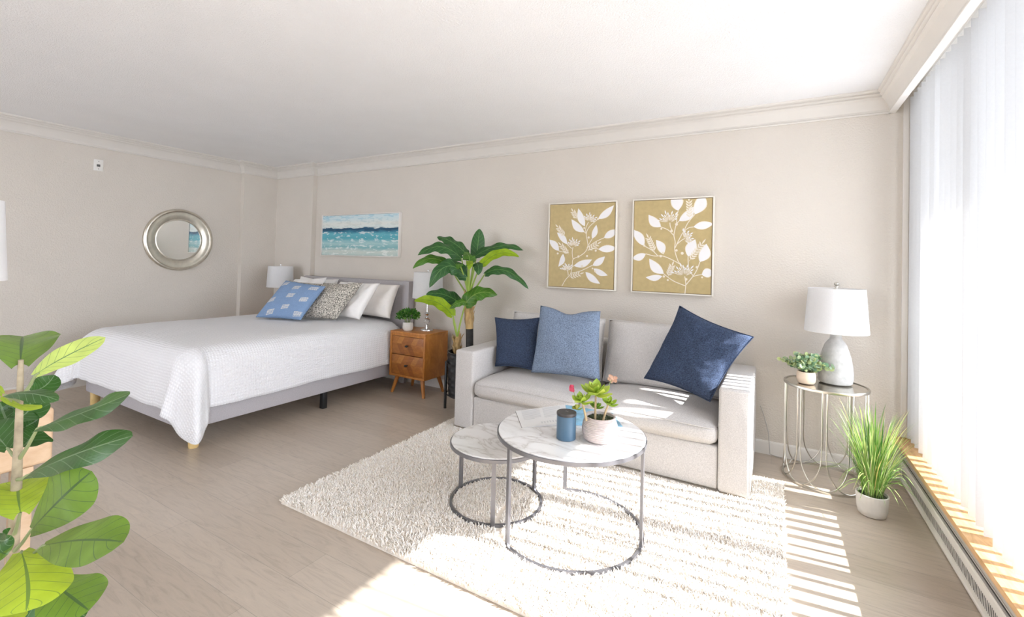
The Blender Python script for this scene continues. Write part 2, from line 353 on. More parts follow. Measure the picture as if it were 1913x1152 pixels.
# ------------------------------------------------------------------ mesh builder
class MB:
    def __init__(s): s.v = []; s.f = []; s.mi = []; s.luv = {}; s.tint = {}
    def add(s, verts, faces, mi=0, luv=None, tint=None):
        o = len(s.v); s.v.extend([tuple(x) for x in verts])
        for k, f in enumerate(faces):
            s.f.append(tuple(i + o for i in f)); s.mi.append(mi if isinstance(mi, int) else mi[k])
        if luv is not None:
            for k, u in enumerate(luv): s.luv[o + k] = u
        if tint is not None:
            for k in range(len(verts)): s.tint[o + k] = tint if not hasattr(tint, '__len__') else tint[k]
        return o
    def box(s, x0, x1, y0, y1, z0, z1, r=0, seg=2, mi=0):
        bm = bmesh.new(); bmesh.ops.create_cube(bm, size=1)
        for v in bm.verts:
            v.co = V((x0 + (v.co.x + .5) * (x1 - x0), y0 + (v.co.y + .5) * (y1 - y0), z0 + (v.co.z + .5) * (z1 - z0)))
        if r > 0:
            bmesh.ops.bevel(bm, geom=bm.edges[:], offset=min(r, .49 * min(abs(x1 - x0), abs(y1 - y0), abs(z1 - z0))), segments=seg, profile=.5, affect='EDGES')
        s.addbm(bm, mi)
    def addbm(s, bm, mi=0):
        bm.verts.ensure_lookup_table(); bm.verts.index_update()
        s.add([v.co[:] for v in bm.verts], [[v.index for v in f.verts] for f in bm.faces], mi); bm.free()
    def grid(s, rows, closed=False, mi=0, luv=None, tint=None):
        nr, nc = len(rows), len(rows[0]); fs = []
        for i in range(nr - 1):
            for j in range(nc if closed else nc - 1):
                fs.append((i * nc + j, i * nc + (j + 1) % nc, (i + 1) * nc + (j + 1) % nc, (i + 1) * nc + j))
        mm = mi
        if callable(mi):
            mm = [mi(i, j) for i in range(nr - 1) for j in range(nc if closed else nc - 1)]
        return s.add([p for r in rows for p in r], fs, mm, luv, tint)
    def tube(s, pts, r, n=8, mi=0, caps=True, closed=False, square=False, tint=None):
        pts = [V(p) for p in pts]; k = len(pts)
        if not hasattr(r, '__len__'): r = [r] * k
        rows = []; up = None
        for i in range(k):
            a = pts[(i - 1) % k] if closed or i > 0 else pts[i]; b = pts[(i + 1) % k] if closed or i < k - 1 else pts[i]
            t = (b - a).normalized()
            if up is None:
                up = V((0, 0, 1)) if abs(t.z) < .9 else V((1, 0, 0))
            sd = t.cross(up)
            if sd.length < 1e-6: sd = t.cross(V((0, 1, 0)))
            sd.normalize(); up = sd.cross(t).normalized()
            rows.append([pts[i] + (sd * math.cos(2 * PI * (j + .5 * square) / n) + up * math.sin(2 * PI * (j + .5 * square) / n)) * r[i] for j in range(n)])
        if closed: rows.append(rows[0])
        o = s.grid(rows, True, mi, tint=tint)
        if caps and not closed:
            s.f.append(tuple(o + j for j in range(n - 1, -1, -1))); s.mi.append(mi if isinstance(mi, int) else 0)
            s.f.append(tuple(o + (k - 1) * n + j for j in range(n))); s.mi.append(mi if isinstance(mi, int) else 0)
    def lathe(s, prof, c=(0, 0, 0), n=40, mi=0, sx=1, sy=1, rad=None):
        rows = []
        for i, (r, z) in enumerate(prof):
            rows.append([(c[0] + sx * (r + (rad(i, j) if rad else 0)) * math.cos(2 * PI * j / n), c[1] + sy * (r + (rad(i, j) if rad else 0)) * math.sin(2 * PI * j / n), c[2] + z) for j in range(n)])
        o = s.grid(rows, True, mi)
        k = len(prof)
        if len(prof) == 2: return
        if prof[0][0] > 1e-4: s.f.append(tuple(o + j for j in range(n - 1, -1, -1))); s.mi.append(mi)
        if prof[-1][0] > 1e-4: s.f.append(tuple(o + (k - 1) * n + j for j in range(n))); s.mi.append(mi)
    def ball(s, c, r, mi=0, n=16, tint=None):
        rows = []
        rx, ry, rz = r if hasattr(r, '__len__') else (r, r, r)
        k = max(6, n // 2)
        for i in range(k + 1):
            th = PI * i / k
            rows.append([(c[0] + rx * max(math.sin(th), 1e-3) * math.cos(2 * PI * j / n), c[1] + ry * max(math.sin(th), 1e-3) * math.sin(2 * PI * j / n), c[2] - rz * math.cos(th)) for j in range(n)])
        s.grid(rows, True, mi, tint=tint)
    def puff(s, c, h, r, bulge=(0, 0, 0), n=14, mi=0, e=2.0):
        "rounded box with swollen faces; c centre, h half sizes, r edge radius"
        bm = bmesh.new()
        bmesh.ops.create_cube(bm, size=2)
        bmesh.ops.subdivide_edges(bm, edges=bm.edges[:], cuts=n, use_grid_fill=True)
        for v in bm.verts:
            p = v.co.copy(); q = V((p.x * h[0], p.y * h[1], p.z * h[2]))
            inn = V([max(-(h[i] - r), min(h[i] - r, q[i])) for i in range(3)])
            d = q - inn
            if d.length > 1e-9: q = inn + d.normalized() * r if d.length > r else inn + d
            if d.length > 1e-9 and d.length <= r: q = inn + d.normalized() * r if max(abs(p.x), abs(p.y), abs(p.z)) > .999 else q
            q.x += bulge[0] * p.x * (1 - p.y * p.y) * (1 - p.z * p.z)
            q.y += bulge[1] * p.y * (1 - abs(p.x) ** e) * (1 - p.z * p.z)
            q.z += bulge[2] * p.z * (1 - abs(p.x) ** e) * (1 - abs(p.y) ** e)
            v.co = q + V(c)
        s.addbm(bm, mi)
    def leaf(s, base, ctrl, tip, width, nrm, prof='fig', fold=.12, wave=0.0, wk=3.0, nu=16, nv=8, mi=0, cup=0.0, tint=None):
        base, ctrl, tip, nrm = V(base), V(ctrl), V(tip), V(nrm)
        rows = []; uv = []; ph = random.random() * 6
        for i in range(nu + 1):
            t = i / nu
            p = base * (1 - t) ** 2 + ctrl * 2 * t * (1 - t) + tip * t * t
            T = ((ctrl - base) * (1 - t) + (tip - ctrl) * t).normalized()
            L = T.cross(nrm).normalized(); Nn = L.cross(T).normalized()
            if prof == 'fig': w = (math.sin(PI * min(1, t * .93 + .07) ** 1.25) ** .62) * (.72 + .4 * t) if t < 1 else 0
            elif prof == 'ear': w = (1 - t) ** .72 * (.62 + 1.15 * t) * (.45 + .55 * min(1, t / .08)) * 1.02
            elif prof == 'succ': w = min(1, t / .6 + .12) ** .7 * (1 - (max(0, t - .58) / .42) ** 2.2)
            elif prof == 'lance': w = math.sin(PI * (t * .96 + .02)) ** .8
            else: w = math.sqrt(max(0, 1 - (2 * t - 1) ** 2))
            w = max(w, .012) * width / 2
            row = []
            for j in range(nv + 1):
                q = 2 * j / nv - 1
                wv = wave * w * math.sin(wk * 2 * PI * t + ph + (1.7 if q > 0 else 0)) * abs(q) ** 2
                back = -0.10 * width * abs(q) ** 2 * (1 - t) ** 3 if prof in ('ear', 'fig') else 0
                row.append(p + L * (w * q) + Nn * (fold * w * abs(q) ** 1.3 + wv + cup * w * q * q) + T * back)
                uv.append((q, t, 0))
            rows.append(row)
        s.grid(rows, False, mi, uv, tint)
    def build(s, name, mats, parent=None, smooth=35, root=None):
        me = bpy.data.meshes.new(name)
        off = V((0, 0, 0))
        r = parent
        while r is not None: off += V(r.location); r = r.parent
        me.from_pydata([(x - off.x, y - off.y, z - off.z) for x, y, z in s.v], [], s.f)
        for mm in (mats if isinstance(mats, (list, tuple)) else [mats]): me.materials.append(M[mm] if isinstance(mm, str) else mm)
        me.polygons.foreach_set('material_index', s.mi)
        if s.luv:
            a = me.attributes.new('luv', 'FLOAT_VECTOR', 'POINT'); arr = np.zeros((len(s.v), 3), dtype=np.float32)
            for k, u in s.luv.items(): arr[k] = u
            a.data.foreach_set('vector', arr.ravel())
        if s.tint:
            a = me.attributes.new('tint', 'FLOAT', 'POINT'); arr = np.zeros(len(s.v), dtype=np.float32)
            for k, u in s.tint.items(): arr[k] = u
            a.data.foreach_set('value', arr)
        me.validate(); me.update()
        if smooth:
            me.polygons.foreach_set('use_smooth', [True] * len(me.polygons)); me.set_sharp_from_angle(angle=math.radians(smooth))
        o = bpy.data.objects.new(name, me); C.objects.link(o)
        if parent is not None: o.parent = parent
        return o

def tag(o, label, cat, group=None, kind=None):
    o['label'] = label; o['category'] = cat
    if group: o['group'] = group
    if kind: o['kind'] = kind
    return o

def thing(name, loc, label, cat, group=None):
    o = bpy.data.objects.new(name, None); o.location = loc; o.empty_display_size = .1; C.objects.link(o)
    return tag(o, label, cat, group)

def struct(o, label=None):
    o['kind'] = 'structure'
    if label: o['label'] = label
    return o

def copy_tree(o, parent=None, loc=None):
    c = o.copy(); C.objects.link(c)
    if parent is not None: c.parent = parent
    if loc is not None: c.location = loc
    for ch in [x for x in bpy.data.objects if x.parent is o]: copy_tree(ch, c)
    return c

def arc(c, r, a0, a1, n, z=None):
    return [V((c[0] + r * math.cos(a0 + (a1 - a0) * i / n), c[1] + r * math.sin(a0 + (a1 - a0) * i / n), c[2] if z is None else z)) for i in range(n + 1)]

# ------------------------------------------------------------------ the room
XL, XR, H, YF, YB = -5.74, .72, 2.44, -5.3, -8.0        # left wall, window-side wall, ceiling height, end of the window, open far end behind the camera
b = MB(); b.box(XL - .1, 1.1, YB, .12, -.1, 0); struct(b.build('floor', 'floor', smooth=0), 'pale greige oak plank floor')
b = MB(); b.box(XL - .1, 1.1, YB, .12, H, H + .1); struct(b.build('ceiling', 'ceiling', smooth=0), 'white textured ceiling')
b = MB(); b.box(XL - .1, 1.1, 0, .12, 0, H); b.box(XL, -4.945, -.06, .0, 0, H)
struct(b.build('wall_back', 'wall', smooth=0), 'beige textured wall behind the sofa and bed')
b = MB(); b.box(XL - .1, XL, YB, 0, 0, H); b.box(XL, XL + .07, -.49, 0, 0, H)
struct(b.build('wall_left', 'wall', smooth=0), 'beige wall with the round mirror')
b = MB(); b.box(-2.6, 1.1, YB - .1, YB, 0, H); struct(b.build('wall_front_added', 'wall', smooth=0), 'unseen partial wall behind the camera, added to limit the fill light')  # added out of view to narrow the open end and its fill light
# window-side wall: low wall under the sill, header, and a short return next to the back wall
b = MB(); b.box(.722, 1.1, YF, 0, 0, .244); b.box(.96, 1.1, YF, 0, 2.36, H); b.box(.96, 1.1, -.27, 0, .244, 2.36); b.box(.722, 1.1, YB, YF, 0, H)  # solid stretch past the window is added, unseen, to hold back sky light
struct(b.build('wall_right', 'wall', smooth=0), 'low wall under the window sill')

def sweep(path, prof, name, mtl, label):
    "crown or base moulding: profile (distance from wall, z) swept along a plan polyline with mitred corners"
    P = [V((x, y, 0)) for x, y in path]; n = len(P); rows = []
    for d, z in prof:
        row = []
        for i in range(n):
            dirs = []
            if i > 0: dirs.append((P[i] - P[i - 1]).normalized())
            if i < n - 1: dirs.append((P[i + 1] - P[i]).normalized())
            nr = [V((t.y, -t.x, 0)) for t in dirs]
            if len(nr) == 1 or (nr[0] - nr[1]).length < 1e-6: o = nr[0] * d
            else: o = (nr[0] + nr[1]) * d
            row.append(P[i] + o + V((0, 0, z)))
        rows.append(row)
    b = MB(); b.grid(rows); return struct(b.build(name, mtl, smooth=20), label)

CR = [(0, H - .140), (.016, H - .140), (.018, H - .134), (.016, H - .128), (.009, H - .125), (.010, H - .112), (.026, H - .080), (.046, H - .056), (.062, H - .047), (.064, H - .042), (.058, H - .040), (.060, H - .036), (.074, H - .028), (.076, H - .024), (.070, H - .022), (.072, H - .018), (.086, H - .012), (.089, H - .006), (.089, H)]
sweep([(XL, YF), (XL, -.49), (XL + .07, -.49), (XL + .07, -.06), (-4.945, -.06), (-4.945, 0), (.632, 0)], CR, 'trim_1', 'trim', 'cream crown moulding along the back and left walls')
BS = [(0, .0), (.013, .0), (.013, .082), (.010, .09), (0, .092)]
sweep([(-4.945, 0), (.60, 0)], BS, 'baseboard_back', 'trimw', 'cream baseboard along the back wall')
sweep([(XL, YF), (XL, -.49), (XL + .07, -.49), (XL + .07, -.06), (-4.945, -.06)], BS, 'baseboard_left', 'trim', 'beige baseboard along the left wall')
# window valance with its own crown
b = MB(); b.box(.632, .655, YF, -.0, H - .14, H)
b.box(.655, .96, YF, 0, H - .012, H - .002)
struct(b.build('trim_2', 'trimw', smooth=0), 'valance board over the vertical blinds')
CW = [(d * .9, z) for d, z in CR]
rows = [[V((.632 - d, YF, z)), V((.632 - d, -.0 - d * 1.0, z))] for d, z in CW]
b = MB(); b.grid(rows); struct(b.build('trim_3', 'trimw', smooth=20), 'cream crown moulding on the window valance')
b = MB(); b.box(.693, .722, -.016, .0, .272, H - .02, .003); struct(b.build('trim_4', 'trimw', smooth=30), 'narrow casing at the window edge')

# window: aluminium frame with mullions, panes and oak sill
w = bpy.data.objects.new('window_1', None); w.location = (1.0, -2.6, .245); C.objects.link(w); struct(w, 'wide sliding window behind the blinds')
b = MB()
b.box(.985, 1.03, YF, -.27, .244, .30); b.box(.985, 1.03, YF, -.27, 2.31, 2.36); b.box(.985, 1.03, -.31, -.27, .30, 2.31)
for y in (-1.215, -2.72, -4.2): b.box(.985, 1.03, y - .042, y + .042, .30, 2.31)
b.build('window_frame', 'alu', w, 0)
b = MB(); b.box(.656, .985, YF, -.004, .2445, .270, .003)
b.build('window_sill', 'sillwood', w, 30)
# balcony slab of the floor above: it cuts off the high sun
b = MB(); b.box(1.11, 1.95, -6.5, 1.2, 2.5, 2.62); struct(b.build('balcony_slab', 'concrete2', smooth=0), 'balcony slab above the window')

# ------------------------------------------------------------------ vertical blinds: one thing, each vane a part
vb = thing('vertical_blinds', (.757, -2.6, .28), 'white sheer vertical blinds hanging open across the whole window', 'blinds')
b = MB(); b.box(.735, .78, YF + .05, -.03, 2.37, 2.41, .004); b.build('headrail', 'alu', vb, 30)
y = -.075; k = 0
vane_cache = {}
while y > YF + .15:
    ang = math.radians(20 if y > -1.02 else (9 if y > -1.75 else 1)) + math.radians(rng.uniform(-4, 4))
    w2 = .0445
    mb = MB(); rows = []
    for i in range(9):
        q = i / 8 * 2 - 1
        ox, oy = w2 * q, .004 * (1 - q * q)
        X = .757 + ox * math.cos(ang) - oy * math.sin(ang); Y = y - (-ox * math.sin(ang)) * -1 + oy * math.cos(ang)
        rows.append([(X, Y, .282), (X, Y, 1.2), (X, Y, 2.375)])
    rows2 = [[(x + .0012 * math.sin(ang), yy + .0012, z) for x, yy, z in r] for r in reversed(rows)]
    mb.grid(rows + rows2 + [rows[0]])
    mb.build('vane', 'vane', vb, 60)
    y -= .0835; k += 1

# ------------------------------------------------------------------ baseboard heater
hb = thing('baseboard_heater', (.70, -2.7, 0), 'long cream baseboard heater with slotted front below the window sill', 'heater')
HY0, HY1 = YF + .1, -.02
prof = [(.702, .004), (.694, .006), (.6915, .014), (.6915, .020), (.695, .024), (.695, .124), (.699, .130), (.708, .131), (.708, .004)]
b = MB(); rows = [[(x, yy, z) for yy in (HY0, HY1)] for x, z in prof]; b.grid(rows + [rows[0]])
for yy in (HY0, HY1): b.f.append(tuple(b.add([(x, yy, z) for x, z in prof], []) + i for i in range(len(prof)))); b.mi.append(0)
yy = -.05
while yy > YF + .2:
    b.add([(.6945, yy, .050), (.6945, yy - .0055, .050), (.6945, yy - .0125, .094), (.6945, yy - .0070, .094)], [(0, 1, 2, 3)], 1)  # each slot is a flat dark patch painted for its inner shade
    yy -= .0142
b.build('front_cover', ['enamel', 'dark'], hb, 25)
b = MB(); b.box(.709, .7215, HY0, HY1, .02, .158); b.build('air_gap_shade', 'dark', hb, 0)  # dark box standing in for the shade in the air outlet
b = MB(); b.box(.698, .7215, HY0, HY1, .160, .241, .002); b.box(.6935, .699, HY0, HY1, .188, .194, .001); b.box(.6945, .699, HY0, HY1, .160, .166, .001)
b.build('damper', 'greyenamel', hb, 30)
for k in range(6):
    b = MB(); b.box(.690, .699, -.62 - k * .55, -.604 - k * .55, .205, .216, .002); b.build('clip', 'greyenamel', hb, 30)

# ------------------------------------------------------------------ wall pieces
t = thing('wall_plate', (XL, -1.868, 2.133), 'small ivory cable wall plate high on the left wall above the mirror', 'wall plate')
b = MB(); b.box(XL, XL + .007, -1.905, -1.832, 2.078, 2.188, .002); b.build('plate', 'plastic', t, 30)
b = MB(); b.box(XL + .006, XL + .012, -1.882, -1.856, 2.118, 2.141, .001); b.build('jack', 'darkgrey', t, 30)
for z in (2.096, 2.170):
    b = MB(); b.ball((XL + .007, -1.868, z), (.003, .004, .004), n=10); b.build('screw', 'darkgrey', t)

def ringlathe(prof, c, n=72):
    "lathe round the X axis: prof (radius, distance out from the wall)"
    rows = []
    for r, d in prof:
        rows.append([(c[0] + d, c[1] + r * math.cos(2 * PI * j / n), c[2] + r * math.sin(2 * PI * j / n)) for j in range(n)])
    return rows
t = thing('wall_mirror', (XL, -1.148, 1.444), 'round mirror with wide silver frame on the left wall', 'mirror')
b = MB(); b.grid(ringlathe([(.332, 0), (.339, .01), (.339, .03), (.330, .042), (.318, .044), (.309, .036), (.304, .034), (.285, .036), (.255, .031), (.232, .022), (.226, .024), (.219, .024), (.216, .016), (.216, .004)], (XL, -1.148, 1.444)), True)
b.build('frame', 'silver', t, 30)
b = MB(); b.lathe([(.0001, .012), (.217, .012)]); 
b.v = [(XL + .013, -1.148 + x, 1.444 + yy) for x, yy, z in b.v]; b.build('mirror_glass', 'mirror', t, 0)

def canvas(name, x0, x1, z0, z1, d, fw, label, framem, group=None):
    t = thing(name, ((x0 + x1) / 2, 0, z0), label, 'painting', group)
    b = MB(); e = .0
    b.box(x0, x0 + fw, -d, -.001, z0, z1, .001); b.box(x1 - fw, x1, -d, -.001, z0, z1, .001)
    b.box(x0 + fw, x1 - fw, -d, -.001, z1 - fw, z1, .001); b.box(x0 + fw, x1 - fw, -d, -.001, z0, z0 + fw, .001)
    b.build('frame', framem, t, 30)
    return t
# seascape over the bed
x0, x1, z0, z1 = -4.785, -3.515, 1.315, 1.805
t = canvas('seascape_painting', x0, x1, z0, z1, .042, .009, 'wide teal and white seascape painting above the bed', 'trimw')
b = MB(); b.box(0, x1 - x0 - .022, -.0, .03, 0, z1 - z0 - .022)
o = b.build('canvas', 'seascape', None, 0); o.parent = t; o.location = (x0 + .011 - t.location.x, -.034, z0 + .011 - t.location.z)

def botanical(x0, x1, z0, z1, label, U0, V0, sx, sy, leaves, stems, sprigs, heads, dots):
    "cream framed gold canvas with painted white foliage; strokes given in picture fractions of the canvas"
    t = canvas('botanical_painting', x0, x1, z0, z1, .046, .009, label, 'framew', 'gold botanical canvases above the sofa')
    b = MB(); b.box(x0 + .009, x1 - .009, -.036, -.004, z0 + .009, z1 - .009); b.build('fillet', 'goldedge', t, 0)
    ix0, ix1, iz0, iz1 = x0 + .014, x1 - .014, z0 + .014, z1 - .014
    b = MB(); b.box(ix0, ix1, -.041, -.005, iz0, iz1)
    W, HH = ix1 - ix0, iz1 - iz0
    def P(q): return (ix0 + min(.999, max(.001, q[0])) * W, iz1 - min(.999, max(.001, q[1])) * HH)
    lay = [0]
    def poly(pts, mi):
        lay[0] += 1; yy = -.0413 - .000012 * lay[0]
        b.add([(x, yy, z) for x, z in pts], [tuple(range(len(pts)))], mi)
    def blade(a, c, wd, mi=1, bend=0.0, n=9):
        (ax, az), (cx, cz) = a, c
        L = math.hypot(cx - ax, cz - az); dx, dz = (cx - ax) / L, (cz - az) / L; nx, nz = -dz, dx
        l1, l2 = [], []
        for i in range(n + 1):
            tt = i / n; ww = wd * (math.sin(PI * tt ** .9) ** .95) * 1.04 / 2; bo = bend * L * math.sin(PI * tt)
            mx_, mz_ = ax + dx * L * tt + nx * bo, az + dz * L * tt + nz * bo
            l1.append((mx_ + nx * ww, mz_ + nz * ww)); l2.append((mx_ - nx * ww, mz_ - nz * ww))
        cl = lambda q: (min(ix1, max(ix0, q[0])), min(iz1, max(iz0, q[1])))
        lay[0] += 1; yy = -.0413 - .000012 * lay[0]
        rows = [[(cl(q)[0], yy, cl(q)[1]) for q in l1], [(cl(q)[0], yy, cl(q)[1]) for q in l2]]
        b.grid(rows, mi=mi)
    def raw(q): return (ix0 + q[0] * W, iz1 - q[1] * HH)
    def stroke(pts, wd, mi=2):
        pts = [raw(q) for q in pts]
        # smooth with Catmull-Rom
        sm = []
        for i in range(len(pts) - 1):
            p0, p1, p2, p3 = pts[max(0, i - 1)], pts[i], pts[i + 1], pts[min(len(pts) - 1, i + 2)]
            for k in range(5):
                u = k / 5
                sm.append(tuple(.5 * (2 * p1[a] + (p2[a] - p0[a]) * u + (2 * p0[a] - 5 * p1[a] + 4 * p2[a] - p3[a]) * u * u + (3 * p1[a] - p0[a] - 3 * p2[a] + p3[a]) * u ** 3) for a in (0, 1)))
        sm.append(pts[-1]); l1, l2 = [], []
        for i, q in enumerate(sm):
            a, c = sm[max(0, i - 1)], sm[min(len(sm) - 1, i + 1)]
            L = math.hypot(c[0] - a[0], c[1] - a[1]) + 1e-9; nx, nz = -(c[1] - a[1]) / L, (c[0] - a[0]) / L
            ww = wd / 2; l1.append((q[0] + nx * ww, q[1] + nz * ww)); l2.append((q[0] - nx * ww, q[1] - nz * ww))
        lay[0] += 1; yy = -.0413 - .000012 * lay[0]
        b.grid([[(x, yy, z) for x, z in l1], [(x, yy, z) for x, z in l2]], mi=mi)
    for s_ in stems: stroke(s_, .0062)
    for a, c, wd, bd in leaves:
        blade(raw(a), raw(c), wd * .80, 2, bd); blade(raw(a), raw(c), wd * .69, 1, bd)
    for a, c, n in sprigs:
        A, Cc = raw(a), raw(c); dx, dz = Cc[0] - A[0], Cc[1] - A[1]; L = math.hypot(dx, dz); dx /= L; dz /= L
        stroke([a, c], .0025)
        for i in range(n):
            tt = .12 + .8 * i / n; q = (A[0] + dx * L * tt, A[1] + dz * L * tt)
            for sg in (1, -1):
                ca, sa = math.cos(.75 * sg), math.sin(.75 * sg); ex, ez = dx * ca - dz * sa, dx * sa + dz * ca
                blade(q, (q[0] + ex * .036, q[1] + ez * .036), .011, 2)
        blade((A[0] + dx * L * .9, A[1] + dz * L * .9), (A[0] + dx * (L + .03), A[1] + dz * (L + .03)), .011, 2)
    for c, r, ang in heads:
        r *= .82
        q = raw(c)
        for i in range(13):
            a = ang + (i - 6) / 6 * 1.15; rr = r * (.62 + .38 * ((i * 7) % 5) / 4)
            e = (q[0] + rr * math.cos(a), q[1] + rr * math.sin(a)); f0 = (q[0] + rr * .2 * math.cos(a), q[1] + rr * .2 * math.sin(a))
            blade(f0, e, .006, 2, n=3); blade((q[0] + rr * .72 * math.cos(a + .03), q[1] + rr * .72 * math.sin(a + .03)), (q[0] + rr * 1.05 * math.cos(a), q[1] + rr * 1.05 * math.sin(a)), .010, 1, n=4)
    for c, r in dots:
        q = raw(c); poly([(q[0] + r * math.cos(2 * PI * k / 12), q[1] + r * math.sin(2 * PI * k / 12)) for k in range(12)], 2)
    b.build('canvas', ['gold', 'paintwhite', 'paintcream'], t, 0)
    return t

# strokes measured from the photo as fractions of each canvas
def fr(L, R, T, B): return lambda x, y: ((x - L) / (R - L), (y - T) / (B - T))
q = fr(62, 815, 65, 1080)       # left canvas
botanical(-1.735, -1.122, 1.078, 1.820, 'gold canvas with white leaf sprays, nearer the tall potted palm of the pair', 0, 0, 1, 1,
    leaves=[(q(480, 340), q(400, 120), .075, .05), (q(475, 410), q(322, 250), .078, .08), (q(630, 255), q(800, 100), .075, -.06), (q(568, 490), q(612, 325), .06, -.05),
            (q(700, 480), q(850, 385), .075, .0), (q(640, 615), q(850, 600), .075, .0), (q(275, 555), q(150, 410), .065, -.05), (q(180, 640), q(50, 500), .075, -.05),
            (q(232, 675), q(178, 835), .06, .12), (q(365, 820), q(572, 738), .075, -.05), (q(580, 810), q(715, 700), .07, -.05), (q(590, 845), q(750, 920), .06, -.06), (q(500, 890), q(668, 1022), .07, -.05)],
    stems=[[q(225, 1075), q(270, 990), q(325, 920), q(345, 820), q(352, 740), q(420, 705), q(490, 650), q(520, 580), q(510, 500), q(500, 430), q(530, 350), q(630, 255)],
           [q(352, 740), q(340, 660), q(348, 590)], [q(500, 430), q(470, 400)], [q(500, 430), q(490, 370), q(520, 290)], [q(510, 600), q(568, 490)], [q(510, 600), q(600, 530), q(700, 480)],
           [q(520, 630), q(580, 610), q(640, 612)], [q(335, 610), q(275, 555)], [q(300, 660), q(240, 655), q(180, 640)], [q(330, 910), q(440, 880), q(580, 805)], [q(300, 940), q(292, 890), q(280, 870)], [q(345, 830), q(370, 815)]],
    sprigs=[(q(385, 250), q(335, 150), 4), (q(250, 460), q(155, 340), 5), (q(300, 680), q(195, 560), 5), (q(520, 625), q(640, 545), 4), (q(310, 960), q(450, 910), 4)],
    heads=[(q(525, 290), .10, PI / 2 - .3), (q(350, 590), .10, PI / 2 - .1), (q(285, 885), .085, PI / 2 + .1)],
    dots=[(q(528, 475), .010), (q(415, 705), .010), (q(515, 697), .009), (q(460, 822), .010), (q(612, 632), .009), (q(612, 878), .009), (q(167, 672), .009), (q(475, 360), .008), (q(630, 255), .009), (q(580, 845), .007)])
q = fr(62, 882, 85, 1075)       # right canvas
botanical(-.992, -.388, 1.078, 1.820, 'gold canvas with white leaf sprays, nearer the window of the pair', 0, 0, 1, 1,
    leaves=[(q(540, 205), q(470, 20), .115, -.1), (q(550, 315), q(705, 165), .085, -.1), (q(710, 250), q(780, 20), .11, -.1), (q(700, 380), q(900, 350), .075, .0), (q(360, 375), q(222, 240), .085, .08),
            (q(180, 580), q(40, 400), .085, -.06), (q(200, 668), q(40, 720), .07, .08), (q(395, 670), q(310, 515), .08, -.08), (q(650, 690), q(720, 510), .10, .03), (q(770, 745), q(830, 555), .10, -.1),
            (q(400, 880), q(240, 720), .09, .08), (q(385, 905), q(205, 925), .06, .08), (q(790, 875), q(910, 840), .085, .03)],
    stems=[[q(625, 1080), q(632, 980), q(620, 900)], [q(632, 990), q(700, 900), q(740, 830), q(770, 745)], [q(705, 890), q(660, 820), q(650, 690)], [q(700, 900), q(740, 885), q(790, 875)],
           [q(690, 860), q(570, 770), q(530, 690), q(510, 610), q(515, 540), q(500, 470), q(510, 400), q(525, 330), q(528, 250), q(540, 205)], [q(495, 465), q(440, 410), q(360, 375)], [q(485, 430), q(460, 370), q(455, 330)],
           [q(515, 600), q(560, 500), q(600, 430), q(650, 390), q(700, 380)], [q(595, 440), q(640, 340), q(710, 250)], [q(535, 560), q(580, 520), q(615, 500)], [q(525, 345), q(550, 315)],
           [q(650, 830), q(530, 750), q(390, 690), q(300, 690), q(200, 668)], [q(330, 685), q(270, 630), q(180, 580)], [q(632, 1000), q(500, 950), q(400, 880)]],
    sprigs=[(q(660, 300), q(648, 90), 6), (q(300, 650), q(220, 480), 6), (q(660, 740), q(800, 540), 7), (q(445, 910), q(490, 780), 5)],
    heads=[(q(450, 335), .125, PI / 2 + .15), (q(600, 510), .10, .45), (q(615, 900), .125, PI / 2 + .1)],
    dots=[(q(525, 350), .011), (q(530, 248), .009), (q(590, 657), .011), (q(530, 627), .009), (q(365, 690), .010), (q(475, 418), .010), (q(635, 930), .010), (q(742, 800), .010), (q(402, 908), .009), (q(445, 945), .008), (q(182, 578), .009), (q(388, 655), .009), (q(795, 903), .007), (q(365, 395), .008)])

